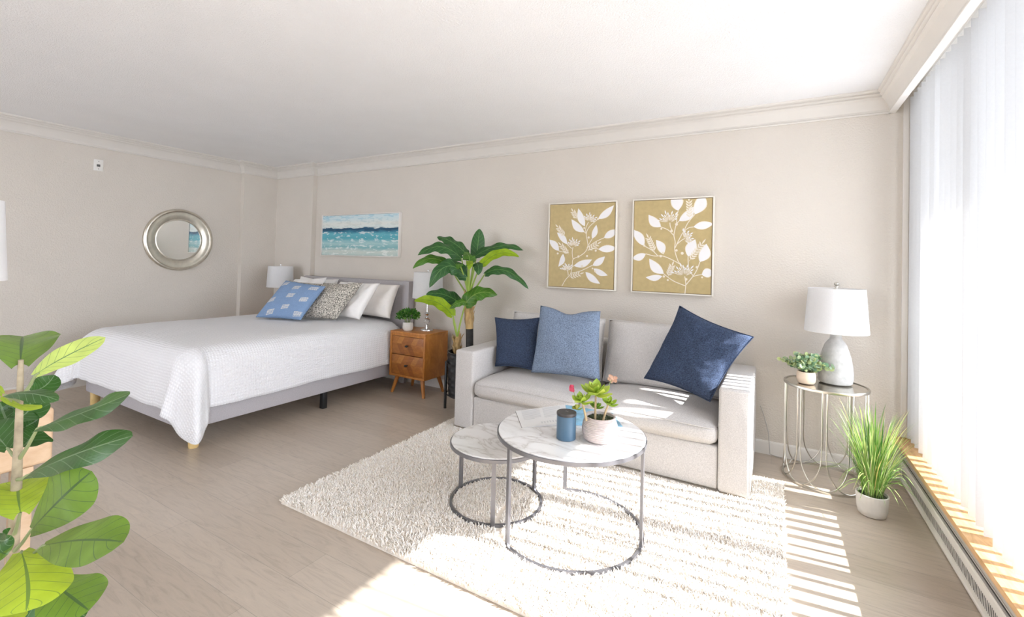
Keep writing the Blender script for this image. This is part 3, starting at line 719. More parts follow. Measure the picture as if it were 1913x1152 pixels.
# ------------------------------------------------------------------ soft shapes
def pillow(name, mats, c, thick, parent=None, n=30, pinch=.055, chop=0.0, wr=.004, mi=None, power=.42, sag=0.0):
    """stuffed square: c = corners bottom-left, bottom-right, top-left, top-right (as seen from the front).
    chop dents the top edge; wr = wrinkle size; mi(i, j) picks a material on the front face"""
    BL, BR, TL, TR = [V(q) for q in c]
    ctr = (BL + BR + TL + TR) / 4
    nrm = (BR - BL).cross(TL - BL).normalized()
    W = (BR - BL).length
    sd = random.random() * 100
    front, back = [], []
    for i in range(n + 1):
        t = i / n; ty = 2 * t - 1; rf, rb = [], []
        for j in range(n + 1):
            s = j / n; sx = 2 * s - 1
            a = sx * (1 - pinch * (1 - ty * ty)); e = ty * (1 - pinch * (1 - sx * sx))
            u, v = (a + 1) / 2, (e + 1) / 2
            p = (BL * (1 - u) + BR * u) * (1 - v) + (TL * (1 - u) + TR * u) * v
            if chop: p += (BL - TL).normalized() * chop * max(0, t - .45) ** 1.5 * math.exp(-(sx / .42) ** 2)
            if sag: p += V((0, 0, -sag)) * math.sin(PI * s) * t
            h = thick / 2 * (max(0, (1 - sx * sx) * (1 - ty * ty))) ** power
            q = p * 9
            wv = noise.noise(V((q.x + sd, q.y, q.z))) * wr * 2.2 + noise.noise(V((q.x * 3, q.y * 3 + sd, q.z * 3))) * wr
            edge = (1 - max(abs(sx), abs(ty)) ** 8)
            if chop: h *= 1 - .35 * max(0, t - .4) * math.exp(-(sx / .35) ** 2)
            rf.append(p + nrm * (h + wv * edge)); rb.append(p - nrm * (h * .85 - wv * edge * .5))
        front.append(rf); back.append(rb)
    b = MB()
    luv = [(W * j / n, W * i / n, 0) for i in range(n + 1) for j in range(n + 1)]
    b.grid(front, mi=mi if mi else 0, luv=luv)
    b.grid([list(reversed(r)) for r in back], mi=0, luv=luv)
    # merge the two rims
    o = b.build(name, mats, parent, 0)
    bm = bmesh.new(); bm.from_mesh(o.data); bmesh.ops.remove_doubles(bm, verts=bm.verts, dist=.0004); bm.to_mesh(o.data); bm.free()
    o.data.polygons.foreach_set('use_smooth', [True] * len(o.data.polygons))
    loop = [front[0][j] for j in range(n + 1)] + [front[i][n] for i in range(1, n + 1)] + [front[n][j] for j in range(n - 1, -1, -1)] + [front[i][0] for i in range(n - 1, 0, -1)]
    return o, loop

def pillow_thing(name, mats, c, thick, label, cat, group=None, piping=None, **kw):
    ctr = sum((V(q) for q in c), V()) / 4
    zmin = min(V(q).z for q in c)
    t = thing(name, (ctr.x, ctr.y, zmin), label, cat, group)
    o, loop = pillow('cover', mats, c, thick, t, **kw)
    if piping:
        b = MB(); b.tube(loop, .004, 6, closed=True); b.build('piping', piping, t)
    return t

# ------------------------------------------------------------------ bed
bx0, bx1, by0, by1 = -4.98, -3.31, -2.10, -.10     # bed base
bed = thing('bed', (-4.145, -1.1, 0), 'upholstered grey bed with low headboard under white bedding', 'bed')
b = MB(); b.box(bx1 - .04, bx1, by0, by1, .135, .345, .012); b.build('side_rail', 'greyfab', bed, 30)
b = MB(); b.box(bx0, bx0 + .04, by0, by1, .135, .345, .012); b.build('side_rail', 'greyfab', bed, 30)
b = MB(); b.box(bx0, bx1, by0 - .03, by0 + .012, .12, .345, .014); b.build('foot_rail', 'greyfab', bed, 30)
b = MB(); b.box(bx0 - .02, bx1 + .02, -.105, -.02, .14, 1.065, .016); b.box(bx1 - .085, bx1 + .022, -.108, -.018, .14, 1.067, .014); b.box(bx0 - .022, bx0 + .085, -.108, -.018, .14, 1.067, .014)
b.build('headboard', 'greyfab', bed, 30)
b = MB(); b.box(bx0 + .045, bx1 - .045, by0 + .02, by1 - .01, .29, .60, .05, 4); b.build('mattress', 'mattress', bed, 40)
b = MB(); b.lathe([(.028, 0), (.031, .01), (.034, .125)], (-3.345, -2.075, 0), 20); b.build('leg', 'tan_leg', bed)
b = MB(); b.lathe([(.028, 0), (.031, .01), (.034, .125)], (-4.94, -2.075, 0), 20); b.build('leg', 'tan_leg', bed)
for yy in (-1.07,):
    for xx in (-3.335, -4.14, -4.955):
        b = MB(); b.box(xx - .022, xx + .022, yy - .022, yy + .022, 0, .14, .003); b.build('leg', 'black', bed, 30)
for xx in (bx0 + .06, bx1 - .06):
    b = MB(); b.box(xx - .035, xx + .035, -.09, -.05, 0, .145, .004); b.build('leg', 'greyfab', bed, 30)

# duvet: a sheet wrapped over the mattress, hanging on three sides and flaring at the foot corners
TOPZ = .655
def duvet():
    X0, X1, Y0, Y1 = bx0 + .09, bx1 - .125, by0 + .065, -.22
    R = .15                                     # edge rounding
    side, foot = .478, .485                       # overhang lengths
    nx, ny = 150, 120
    rows, luv = [], []
    def drop(a):
        "outward offset and drop for cloth length a past the edge"
        q = R * PI / 2
        if a <= 0: return 0, 0
        if a < q: return R * math.sin(a / R), R * (1 - math.cos(a / R))
        return R + .02 * (1 - math.exp(-(a - q) / .15)), R + (a - q)
    W = X1 - X0; Lg = Y1 - Y0
    for i in range(ny + 1):
        vv = -foot + (Lg + foot) * i / ny       # from foot hem to the head end
        row = []
        for j in range(nx + 1):
            uu = -side + (W + 2 * side) * j / nx
            a = uu - W if uu > W else (-uu if uu < 0 else 0); sx = 1 if uu > W else (-1 if uu < 0 else 0)
            e = -vv if vv < 0 else 0
            cx = X1 if sx > 0 else X0
            if a > 0 and e > 0:                 # corner: cone of cloth
                th = math.atan2(e, a); r = math.hypot(a, e)
                # cloth reaches further down at 45 degrees
                o_, d_ = drop(r * .99)
                lim = 1.0
                fold = math.sin(2 * th) ** .85
                fl = .15 if sx > 0 else .16
                o_ += fl * fold * (min(1, d_ / .42)) ** 1.3 + .034 * fold ** .5 * math.sin(8.5 * th + .6 + sx) * min(1, max(0, d_ - .08) / .25) + .012 * math.sin(17 * th + 2) * min(1, max(0, d_ - .2) / .2)
                d_ *= 1 + .06 * fold
                d_ = d_ if d_ < TOPZ - .19 else TOPZ - .19 + .055 * math.tanh((d_ - TOPZ + .19) / .055)
                x = cx + sx * o_ * math.cos(th) * (1 + (.56 * fold if sx > 0 else 0)); y = Y0 - o_ * math.sin(th) * (1 - (.22 * fold if sx > 0 else 0)); z = TOPZ - d_
                if e < .02 or a < .02: pass
            elif a > 0:
                o_, d_ = drop(a)
                ps = (noise.noise(V((vv * 3.1, sx * 5, 0))) * .018 + noise.noise(V((vv * 9, sx * 5, 3))) * .006) * min(1, max(0, (Lg - .5 - vv) / .4))
                hemv = .02 * noise.noise(V((vv * 1.5, 7, sx)))
                f = min(1, max(0, d_ - .08) / .3)
                x = cx + sx * (o_ + ps * f); y = Y0 + vv; z = TOPZ - d_ * (1 + hemv)
            elif e > 0:
                o_, d_ = drop(e)
                ps = noise.noise(V((uu * 3.1, 11, 0))) * .02 + noise.noise(V((uu * 10, 2, 3))) * .006
                f = min(1, max(0, d_ - .08) / .3)
                x = X0 + uu; y = Y0 - (o_ + ps * f); z = TOPZ - d_
            else:
                x, y, z = X0 + uu, Y0 + vv, TOPZ
            # softness on top
            u1 = max(0, min(1, uu / W)); v1 = max(0, min(1, vv / Lg))
            z += .020 * (4 * u1 * (1 - u1)) ** .6 * min(1, (4 * v1 * (1.25 - v1))) ** .6 * (1 if a == 0 and e == 0 else 0)
            nz = .006 * noise.noise(V((x * 2.2, y * 2.2, 1))) + .003 * noise.noise(V((x * 7, y * 7, z * 7)))
            z += nz
            y += .004 * noise.noise(V((x * 9, y * 9, z * 6)))
            row.append(V((x, y, z))); luv.append((uu, vv, 0))
        rows.append(row)
    # sheet thickness: inner layer
    b = MB(); b.grid(rows, luv=luv)
    return b
dv = duvet().build('duvet', 'quilt', None, 0)
sm = dv.modifiers.new('thick', 'SOLIDIFY'); sm.thickness = .022; sm.offset = -1
dv.data.polygons.foreach_set('use_smooth', [True] * len(dv.data.polygons))
tag(dv, 'white waffle-weave duvet draped over the bed to near the floor at the foot corner', 'duvet')

BZ = TOPZ + .038
g = 'white pillows at the headboard'
pillow_thing('bed_pillow', 'sheet', [(-4.90, -.31, BZ), (-4.26, -.30, BZ), (-4.975, -.165, 1.06), (-4.30, -.16, 1.05)], .17, 'white pillow at the headboard whose corner peeks beside the left lamp', 'pillow', g, chop=.045, wr=.009, pinch=.07)
pillow_thing('bed_pillow', 'sheet2', [(-4.14, -.315, BZ), (-3.35, -.30, BZ), (-4.12, -.175, 1.03), (-3.345, -.175, 1.03)], .21, 'ivory pillow slumped against the headboard, nearest the nightstand with the plant', 'pillow', g, wr=.014, pinch=.07)
pillow_thing('bed_pillow', 'sheet', [(-4.84, -.53, BZ), (-4.22, -.53, BZ), (-4.80, -.36, 1.035), (-4.25, -.36, 1.075)], .15, 'white pillow with a peaked corner, standing behind the two tweed cushions', 'pillow', g, chop=.02, wr=.007)
pillow_thing('bed_pillow', 'sheet', [(-4.05, -.578, BZ), (-3.505, -.553, BZ), (-3.98, -.40, 1.045), (-3.42, -.378, 1.05)], .14, 'crisp white pillow between the front tweed cushion and the ivory pillow', 'pillow', g, wr=.009, power=.38, pinch=.07)
g2 = 'tweed cushions on the bed'
pillow_thing('tweed_cushion', 'tweed', [(-4.62, -.84, BZ), (-4.13, -.78, BZ), (-4.55, -.60, 1.035), (-4.03, -.585, 1.02)], .13, 'grey tweed cushion mostly hidden behind the blue cushion', 'cushion', g2, wr=.005)
pillow_thing('tweed_cushion', 'tweed', [(-4.07, -.84, BZ), (-3.66, -.70, BZ), (-4.02, -.58, 1.03), (-3.50, -.525, 1.055)], .15, 'grey tweed cushion in full view between the blue cushion and the white pillow', 'cushion', g2, wr=.006, chop=.02)
# blue cushion with groups of cream dashes
def dashes(i, j, n=120):
    s, t = (j + .5) / n, (i + .5) / n
    for cx, cy in ((.50, .80), (.13, .88), (.86, .86), (.52, .56), (.14, .40), (.58, .24), (.30, .10), (.86, .5), (.9, .12)):
        dx, dy = (s - cx), (t - cy)
        dy -= dx * .25
        if abs(dx) < .075 and abs(dy) < .06 and ((dy + .06) / .12 * 4) % 1 < .5: return 1
    return 0
pillow_thing('blue_cushion', ['sky_blue', 'dash'], [(-4.36, -1.075, BZ), (-3.87, -.935, BZ), (-4.36, -.77, 1.045), (-3.83, -.70, 1.005)], .14, 'sky blue cushion with cream dash marks, foremost on the bed', 'cushion', None, n=120, mi=dashes, wr=.005)

# ------------------------------------------------------------------ nightstands and bedside lamps
def nightstand(x0, label, z1=.60):
    x1, y0, y1 = x0 + .44, -.405, -.065
    t = thing('nightstand', ((x0 + x1) / 2, (y0 + y1) / 2, 0), label, 'nightstand', 'acacia nightstands')
    b = MB(); z0, th = .168, .02
    zm = (z0 + z1) / 2 - .004
    b.box(x0, x1, y0, y1, z1 - th, z1, .002); b.box(x0, x1, y0, y1, z0, z0 + th, .002)
    b.box(x0, x0 + th, y0, y1, z0 + th, z1 - th, .001); b.box(x1 - th, x1, y0, y1, z0 + th, z1 - th, .001); b.box(x0 + th, x1 - th, y1 - .01, y1, z0 + th, z1 - th)
    b.build('body', 'acacia', t, 30)
    for za, zb in ((z0 + th + .003, zm - .003), (zm + .003, z1 - th - .026)):
        b = MB(); b.box(0, x1 - x0 - 2 * th - .006, 0, .03, 0, zb - za, .001)
        d = b.build('drawer', 'parquet', None, 30); d.parent = t; d.location = (x0 + th + .003 - t.location.x, y0 + .004 - t.location.y, za)
        kx, kz = (x1 - x0) / 2 - th, (zb - za) / 2
        b = MB(); rows = []
        for r, yy in ((.007, 0), (.006, -.012), (.013, -.016), (.014, -.022), (.010, -.027), (.0005, -.028)):
            rows.append([(kx + r * 1.25 * math.cos(2 * PI * j / 16), yy, kz + r * .75 * math.sin(2 * PI * j / 16)) for j in range(16)])
        b.grid(rows, True); k = b.build('knob', 'black', None, 40); k.parent = d
    b = MB(); b.box(x0 + th, x1 - th, y0 + .006, y0 + .016, z1 - th - .022, z1 - th); b.build('apron', 'acacia', t, 0)
    for sx, sy in ((0, 0), (1, 0), (0, 1), (1, 1)):
        px_, py_ = (x0 + .065 if not sx else x1 - .065), (y0 + .055 if not sy else y1 - .055)
        fx, fy = px_ + (.045 if sx else -.045), py_ + (.03 if sy else -.03)
        b = MB(); b.tube([(fx, fy, 0), (px_, py_, z0)], [.0135, .021], 14); b.build('leg', 'acacia', t)
    return t
nightstand(-3.236, 'small acacia wood nightstand with two drawers beside the bed, holding the plant')
nightstand(-5.57, 'acacia nightstand on the far side of the bed under the left lamp', .50)

def bedside_lamp(x, y, label, zb=.60):
    t = thing('bedside_lamp', (x, y, zb), label, 'lamp', 'crystal bedside lamps')
    b = MB(); b.lathe([(.062, .0), (.064, .004), (.062, .012), (.05, .016), (.012, .02), (.010, .03), (.010, .03 + .60 - zb)], (x, y, zb), 32); b.build('base', 'chrome', t)
    b = MB()
    b.lathe([(.010, .028), (.008, .05), (.018, .055), (.018, .062), (.008, .066)], (x, y, .60), 20)
    b.lathe([(.008, .122), (.018, .126), (.018, .132), (.007, .136), (.007, .146), (.016, .15), (.024, .165), (.016, .18), (.008, .184), (.006, .2), (.006, .34)], (x, y, .60), 20)
    b.build('stem', 'chrome', t)
    b = MB(); b.ball((x, y, .694), (.034, .034, .030), n=24); b.build('crystal', 'crystal', t)
    b = MB(); b.lathe([(.149, .320), (.139, .572), (.137, .572), (.147, .320)], (x, y, .60), 48); b.f = [f for f in b.f if len(f) == 4]; b.mi = [0] * len(b.f); b.build('lamp_shade', 'shade', t, 30)
    b = MB(); b.tube([(x - .137, y, 1.168), (x + .137, y, 1.168)], .002, 6); b.tube([(x, y - .137, 1.168), (x, y + .137, 1.168)], .002, 6); b.build('spider', 'chrome', t)
    b = MB(); b.lathe([(.004, .566), (.004, .58), (.010, .586), (.010, .594), (.003, .60)], (x, y, .60), 14); b.build('finial', 'chrome', t)
    return t
bedside_lamp(-2.955, -.20, 'crystal bedside lamp with white drum shade, beside the palm')
bedside_lamp(-5.20, -.28, 'bedside lamp with white drum shade in the corner left of the pillows', .50)

# little boxwood on the nightstand
def leafy(name, c, n, size, lw, ll, mats, parent, tint=(0, 1), round_=False, seed=1, squash=.9, up=.35, low=-.15):
    r = random.Random(seed); b = MB()
    for k in range(n):
        while True:
            d = V((r.uniform(-1, 1), r.uniform(-1, 1), r.uniform(low, 1)))
            if d.length <= 1 and d.length > .25: break
        d.z *= squash
        p = V(c) + V((d.x * size[0], d.y * size[1], d.z * size[2]))
        out = (d.normalized() + V((r.uniform(-.6, .6), r.uniform(-.6, .6), r.uniform(-.3, .6) + up))).normalized()
        nn = V((r.uniform(-1, 1), r.uniform(-1, 1), r.uniform(-.2, 1))).normalized()
        L = ll * r.uniform(.7, 1.2)
        b.leaf(p, p + out * L * .5 + nn * L * .06, p + out * L, lw * r.uniform(.75, 1.15), nn, 'round' if round_ else 'lance', fold=.15, nu=4, nv=2, tint=r.uniform(*tint))
    return b.build(name, mats, parent, 0)
x, y = -3.095, -.315
t = thing('boxwood_plant', (x, y, .60), 'small green boxwood in a white basketweave pot on the nightstand', 'plant')
b = MB(); b.lathe([(.036, 0), (.047, .012), (.052, .04), (.048, .075), (.044, .082), (.040, .080), (.040, .070)], (x, y, .60), 36, rad=lambda i, j: .0012 * ((j + i) % 2)); b.build('pot', 'whitepot', t)
b = MB(); b.lathe([(.0005, .0705), (.041, .0705)], (x, y, .60), 24); b.build('soil', 'soil', t)
b = MB(); r = random.Random(3)
for k in range(26):
    a = r.uniform(0, 2 * PI); q = r.uniform(.02, .085); b.tube([(x + .015 * math.cos(a), y + .015 * math.sin(a), .67), (x + q * .6 * math.cos(a), y + q * .6 * math.sin(a), .72), (x + q * math.cos(a), y + q * math.sin(a), .80 - q * .5)], [.0016, .0012, .0008], 5)
b.build('stems', 'figstalk', t)
o = leafy('foliage', (x, y, .728), 620, (.105, .105, .085), .013, .026, 'box', t, seed=4); o['kind'] = 'stuff'

# ------------------------------------------------------------------ tall potted elephant-ear palm
PX, PY = -2.365, -.365
palm = thing('elephant_ear_palm', (PX, PY, 0), 'tall potted palm with big arching leaves between nightstand and sofa', 'plant')
b = MB(); R0 = .155
pr = [(R0 * .90, .105)] + [(R0 * (.90 + .10 * k / 40), .11 + .365 * k / 40) for k in range(41)] + [(R0 * 1.02, .48), (R0 * 1.02, .492), (R0 * .95, .492), (R0 * .95, .40)]
b.lathe(pr, (PX, PY, 0), 96, rad=lambda i, j: (.007 * max(0, math.sin(i * PI / 3.4 + (PI if (j // 6) % 2 else 0))) * math.sin(PI * ((j % 6) + .5) / 6)) if 2 <= i < 41 else 0)
b.build('basket_pot', 'blackpot', palm, 50)
b = MB(); b.tube(arc((PX, PY, .40), R0 + .012, 0, 2 * PI, 40)[:-1], .005, 6, closed=True); b.tube(arc((PX, PY, .125), R0 + .004, 0, 2 * PI, 40)[:-1], .005, 6, closed=True); b.build('stand_ring', 'black', palm)
for a in (PI * 1.25, PI * 1.75, PI * .25, PI * .75):
    lx, ly = PX + (R0 + .012) * math.cos(a), PY + (R0 + .012) * math.sin(a)
    b = MB(); b.box(lx - .009, lx + .009, ly - .009, ly + .009, 0, .41, .002); b.build('leg', 'black', palm, 30)
b = MB(); b.lathe([(.0005, .455), (R0 * .945, .45)], (PX, PY, 0), 32); b.build('soil', 'soil', palm)
DP = 4.05
def pp(X, Y, dd=0): return px(760 + X / 4.8, 420 + Y / 4.8, DP + dd)
# trunks
tb = pp(565, 1100); tb.z = .46
b = MB(); b.tube([tb, pp(563, 1000), pp(562, 925)], [.032, .033, .034], 18); b.build('trunk_wrap', 'wrap', palm)
b = MB(); b.tube([pp(562, 928), pp(560, 860), pp(558, 780), pp(556, 700), pp(556, 640)], [.035, .036, .040, .042, .032], 18)
r = random.Random(5)
for k in range(46):
    a = r.uniform(0, 2 * PI); h = r.uniform(0, 1); base = pp(560, 900).lerp(pp(556, 650), h); out = V((math.cos(a), math.sin(a), 0))
    p0 = base + out * .034; b.leaf(p0, p0 + V((0, 0, .035)) + out * .005, p0 + V((0, 0, .07)) + out * r.uniform(.010, .028), .026, out, 'lance', nu=4, nv=2)
b.build('trunk', 'husk', palm)
sb_ = pp(450, 1140); sb_.z = .45
b = MB(); b.tube([sb_, pp(452, 1090), pp(452, 1040), pp(452, 1000)], [.022, .026, .028, .016], 14)
for k in range(26):
    a = r.uniform(0, 2 * PI); h = r.uniform(0, 1); base = sb_.lerp(pp(452, 1040), h); out = V((math.cos(a), math.sin(a), 0))
    p0 = base + out * .02; b.leaf(p0, p0 + V((0, 0, .05)) + out * .012, p0 + V((0, 0, .09)) + out * r.uniform(.02, .05), .024, out, 'lance', nu=4, nv=2)
b.build('trunk', 'husk', palm)
crown = pp(556, 650); crown2 = pp(452, 1010)
tc = (CAM - pp(556, 400)).normalized()            # towards the viewer
UP = V((0, 0, 1))
def palm_leaf(base, ctrl, tip, wpx, nrm, m_, db=0, dc=0, dt=0, cr=crown, fold=.16, wave=.2, wk=3, pc=None):
    B_, C_, T_ = pp(*base, db), pp(*ctrl, dc), pp(*tip, dt)
    b = MB(); b.leaf(B_, C_ + (C_ - (B_ + T_) / 2), T_, wpx / 4.8 / F * DP, nrm, 'ear', fold=-fold, wave=wave, wk=wk, nu=26, nv=10)
    lf = b.build('leaf', m_, palm, 0)
    b = MB(); mid = (cr + B_) / 2 + (UP * .04 + (B_ - cr) * -.06) if pc is None else pp(*pc)
    pts = [cr.lerp(mid, k / 4).lerp(mid.lerp(B_, k / 4), k / 4) for k in range(5)] + [B_.lerp(T_, .04)]
    b.tube(pts, [.008, .0075, .007, .006, .005, .003], 8); b.build('petiole', 'petiole', lf)
palm_leaf((530, 255), (400, 150), (270, 108), 175, (tc * .7 + UP * .9), 'leaf_dark', .05, .12, .15)
palm_leaf((490, 300), (300, 195), (98, 272), 170, (tc * .75 + UP * .7), 'leaf_dark', -.05, -.1, -.12)
palm_leaf((385, 375), (215, 300), (52, 392), 125, (tc * .8 + UP * .6), 'leaf_mid', -.02, -.05, -.05, pc=(470, 520))
palm_leaf((540, 470), (360, 370), (203, 562), 190, (tc * .9 + UP * .45), 'leaf_dark', -.12, -.2, -.22)
palm_leaf((625, 280), (640, 150), (652, 34), 165, (tc * 1.0 + UP * .1), 'leaf_dark', .10, .12, .14, wave=.05)
palm_leaf((605, 285), (830, 190), (1045, 228), 135, (tc * .75 + UP * .75), 'leaf_dark', .05, .02, .0)
palm_leaf((660, 370), (830, 255), (1008, 288), 110, (tc * .9 - UP * .5), 'leaf_lime', -.05, -.08, -.1)
palm_leaf((700, 440), (890, 410), (1092, 575), 130, (tc * .75 + UP * .7), 'leaf_dark', -.1, -.12, -.1, pc=(650, 520))
palm_leaf((545, 350), (560, 290), (520, 240), 150, (tc * .3 + UP * 1), 'leaf_mid', -.20, -.2, -.1)
palm_leaf((480, 365), (470, 350), (455, 400), 80, (tc * .6 + UP * .8), 'leaf_mid', -.2, -.28, -.35)
palm_leaf((620, 340), (640, 370), (640, 450), 110, (tc * .8 + UP * .4), 'leaf_dark', -.15, -.25, -.3)
palm_leaf((560, 320), (565, 345), (560, 400), 70, (tc * .8 + UP * .4), 'leaf_lime', -.22, -.3, -.34)
palm_leaf((460, 690), (320, 620), (172, 622), 180, (tc * .75 + UP * .6), 'leaf_dark', .06, .1, .12, crown2, pc=(370, 720))
palm_leaf((412, 815), (260, 690), (66, 682), 140, (tc * .9 - UP * .4), 'leaf_lime', -.06, -.1, -.12, crown2)
palm_leaf((520, 720), (640, 610), (812, 628), 190, (tc * .8 + UP * .55), 'leaf_mid', -.08, -.1, -.08, crown2)
palm_leaf((530, 690), (460, 700), (385, 750), 90, (tc * .8 + UP * .55), 'leaf_mid', -.09, -.1, -.08, crown2)

# ------------------------------------------------------------------ sofa
SX0, SX1, SYF, SYB = -2.112, -.098, -.855, -.055
sofa = thing('sofa', (-1.105, -.45, 0), 'two-seat light greige linen sofa with square arms against the back wall', 'sofa')
RZ = .030
for ax0, ax1 in ((SX0, SX0 + .168), (SX1 - .164, SX1)):
    b = MB(); b.box(ax0, ax1, SYF, SYB, RZ, .612, .018, 4); b.build('arm', 'linen', sofa, 40)
b = MB(); b.box(SX0 + .17, SX1 - .166, SYF + .012, SYB - .02, RZ + .004, .275, .012, 3); b.build('base', 'linen', sofa, 40)
b = MB(); b.box(SX0 + .17, SX1 - .166, -.215, SYB, .10, .70, .03, 3); b.build('back', 'linen', sofa, 40)
mx_ = -1.105
def seat(x0, x1, zc=.338, crown=.052):
    b = MB(); b.puff(((x0 + x1) / 2, (SYF - .012 - .20) / 2, zc), ((x1 - x0) / 2, (-.20 - SYF + .012) / 2, .062), .050, (0, .018, crown), n=18, e=2.4)
    o = b.build('seat_cushion', 'linen', sofa, 0); o.data.polygons.foreach_set('use_smooth', [True] * len(o.data.polygons))
    b = MB(); zz = zc + .040
    pts = [(x0 + .012, -.25, zz), (x0 + .004, SYF + .05, zz), (x0 + .03, SYF - .005, zz)] + [(x0 + (x1 - x0) * k / 12, SYF - .016 - .008 * math.sin(PI * k / 12), zz + .012 * math.sin(PI * k / 12)) for k in range(1, 12)] + [(x1 - .03, SYF - .005, zz), (x1 - .004, SYF + .05, zz), (x1 - .012, -.25, zz)]
    b.tube(pts, .0035, 6); w_ = b.build('welt', 'linen', o)
seat(SX0 + .170, mx_ - .002); seat(mx_ + .002, SX1 - .166)
for x0, x1 in ((SX0 + .175, mx_ - .006), (mx_ + .006, SX1 - .172)):
    o, loop = pillow('back_cushion', 'linen', [(x0, -.375, .425), (x1, -.375, .425), (x0 + .01, -.275, .872), (x1 - .01, -.275, .872)], .20, sofa, n=26, pinch=.02, power=.26, wr=.004)
    b = MB(); b.tube(loop, .0038, 6, closed=True); b.build('welt', 'linen', o)

pillow_thing('throw_pillow', 'navy', [(-1.905, -.60, .465), (-1.54, -.60, .475), (-2.01, -.455, .828), (-1.60, -.455, .86)], .13,
             'small navy throw pillow against the sofa arm next to the palm', 'cushion', None, piping='navy', wr=.005, pinch=.09)
pillow_thing('throw_pillow', 'steel_blue', [(-1.553, -.665, .478), (-1.025, -.655, .495), (-1.555, -.53, .965), (-1.075, -.53, .957)], .15,
             'grey-blue woven throw pillow with a dented top, overlapping the small navy one', 'cushion', None, chop=.09, wr=.005, pinch=.04)
pillow_thing('throw_pillow', 'navy', [(-.752, -.55, .53), (-.318, -.760, .500), (-.556, -.405, 1.022), (-.100, -.62, .884)], .17,
             'large navy throw pillow standing on its corner against the arm beside the window', 'cushion', None, piping='navy', wr=.007, pinch=.085)

# ------------------------------------------------------------------ shag rug
RX0, RX1, RY0, RY1 = -2.228, .078, -2.215, -.50
BTC, BTR = (-.846, -1.607), .353
STC, STR = (-1.264, -1.598), .247
rug = MB(); rug.box(RX0 + .02, RX1 - .02, RY0 + .02, RY1 - .02, .0005, .0185); rug = rug.build('shag_rug', 'rugback', None, 0)
tag(rug, 'cream shag rug under the coffee tables and the front of the sofa', 'rug')
def pile():
    n = 85000
    P = np.stack([rng.uniform(RX0 + .015, RX1 - .015, n), rng.uniform(RY0 + .015, RY1 - .015, n)], 1)
    # loosely ragged border
    keep = ~((P[:, 0] > SX0 - .005) & (P[:, 0] < SX1 + .005) & (P[:, 1] > SYF - .004))
    for c, R in ((BTC, BTR - .008), (STC, STR - .008)):
        keep &= np.abs(np.hypot(P[:, 0] - c[0], P[:, 1] - c[1]) - R) > .013
    P = P[keep]; n = len(P)
    az = rng.uniform(0, 2 * PI, n)
    cl = np.array([noise.noise(V((p[0] * 7, p[1] * 7, 0))) for p in P])      # tufts lie in soft clumps
    az = az * .75 + cl * 4
    lean = rng.uniform(.5, 1.25, n); L = rng.uniform(.022, .032, n); r0 = rng.uniform(.0032, .0047, n)
    # stay clear of the sofa and the table rings
    seg = 4; V_ = np.zeros((n, (seg + 1) * 3, 3), dtype=np.float32)
    cen = np.zeros((n, 3)); cen[:, :2] = P; cen[:, 2] = .013
    for k in range(seg + 1):
        t = k / seg
        rad = r0 * (1.05 - .92 * t ** 3)
        for j in range(3):
            a = 2 * PI * j / 3 + az
            V_[:, k * 3 + j, 0] = cen[:, 0] + rad * np.cos(a); V_[:, k * 3 + j, 1] = cen[:, 1] + rad * np.sin(a); V_[:, k * 3 + j, 2] = cen[:, 2] + rad * .3 * np.sin(a * 2)
        ang = lean * (0.35 + 1.0 * t); tw = az + .9 * np.sin(7 * t + az * 3) * t
        st = L / seg
        cen[:, 0] += st * np.sin(ang) * np.cos(tw); cen[:, 1] += st * np.sin(ang) * np.sin(tw); cen[:, 2] += st * np.cos(ang)
    # pull strands back that would poke into the sofa front or past the right side
    bad = ((V_[:, :, 0].max(1) > SX0 - .002) & (V_[:, :, 0].min(1) < SX1 + .002) & (V_[:, :, 1].max(1) > SYF - .002))
    for c, R in ((BTC, BTR - .008), (STC, STR - .008)):
        bad |= (np.abs(np.hypot(V_[:, :, 0] - c[0], V_[:, :, 1] - c[1]) - R) < .0075).any(1)
    V_ = V_[~bad]; n = len(V_); m_ = (seg + 1) * 3
    f = []
    for k in range(seg):
        for j in range(3): f.append((k * 3 + j, k * 3 + (j + 1) % 3, (k + 1) * 3 + (j + 1) % 3, (k + 1) * 3 + j))
    f = np.array(f, dtype=np.int32)
    quads = (f[None] + (np.arange(n) * m_)[:, None, None]).reshape(-1)
    me = bpy.data.meshes.new('pile'); me.vertices.add(n * m_); me.vertices.foreach_set('co', V_.reshape(-1))
    nq = len(quads) // 4
    me.loops.add(len(quads)); me.loops.foreach_set('vertex_index', quads)
    me.polygons.add(nq); me.polygons.foreach_set('loop_start', np.arange(nq, dtype=np.int32) * 4); me.polygons.foreach_set('loop_total', np.full(nq, 4, dtype=np.int32))
    me.update(calc_edges=True); me.polygons.foreach_set('use_smooth', np.ones(nq, dtype=bool))
    a = me.attributes.new('tint', 'FLOAT', 'POINT'); a.data.foreach_set('value', np.repeat(rng.uniform(0, 1, n).astype(np.float32), m_))
    me.materials.append(M['pile']); me.validate()
    o = bpy.data.objects.new('pile', me); C.objects.link(o); o.parent = rug; o['kind'] = 'stuff'
pile()

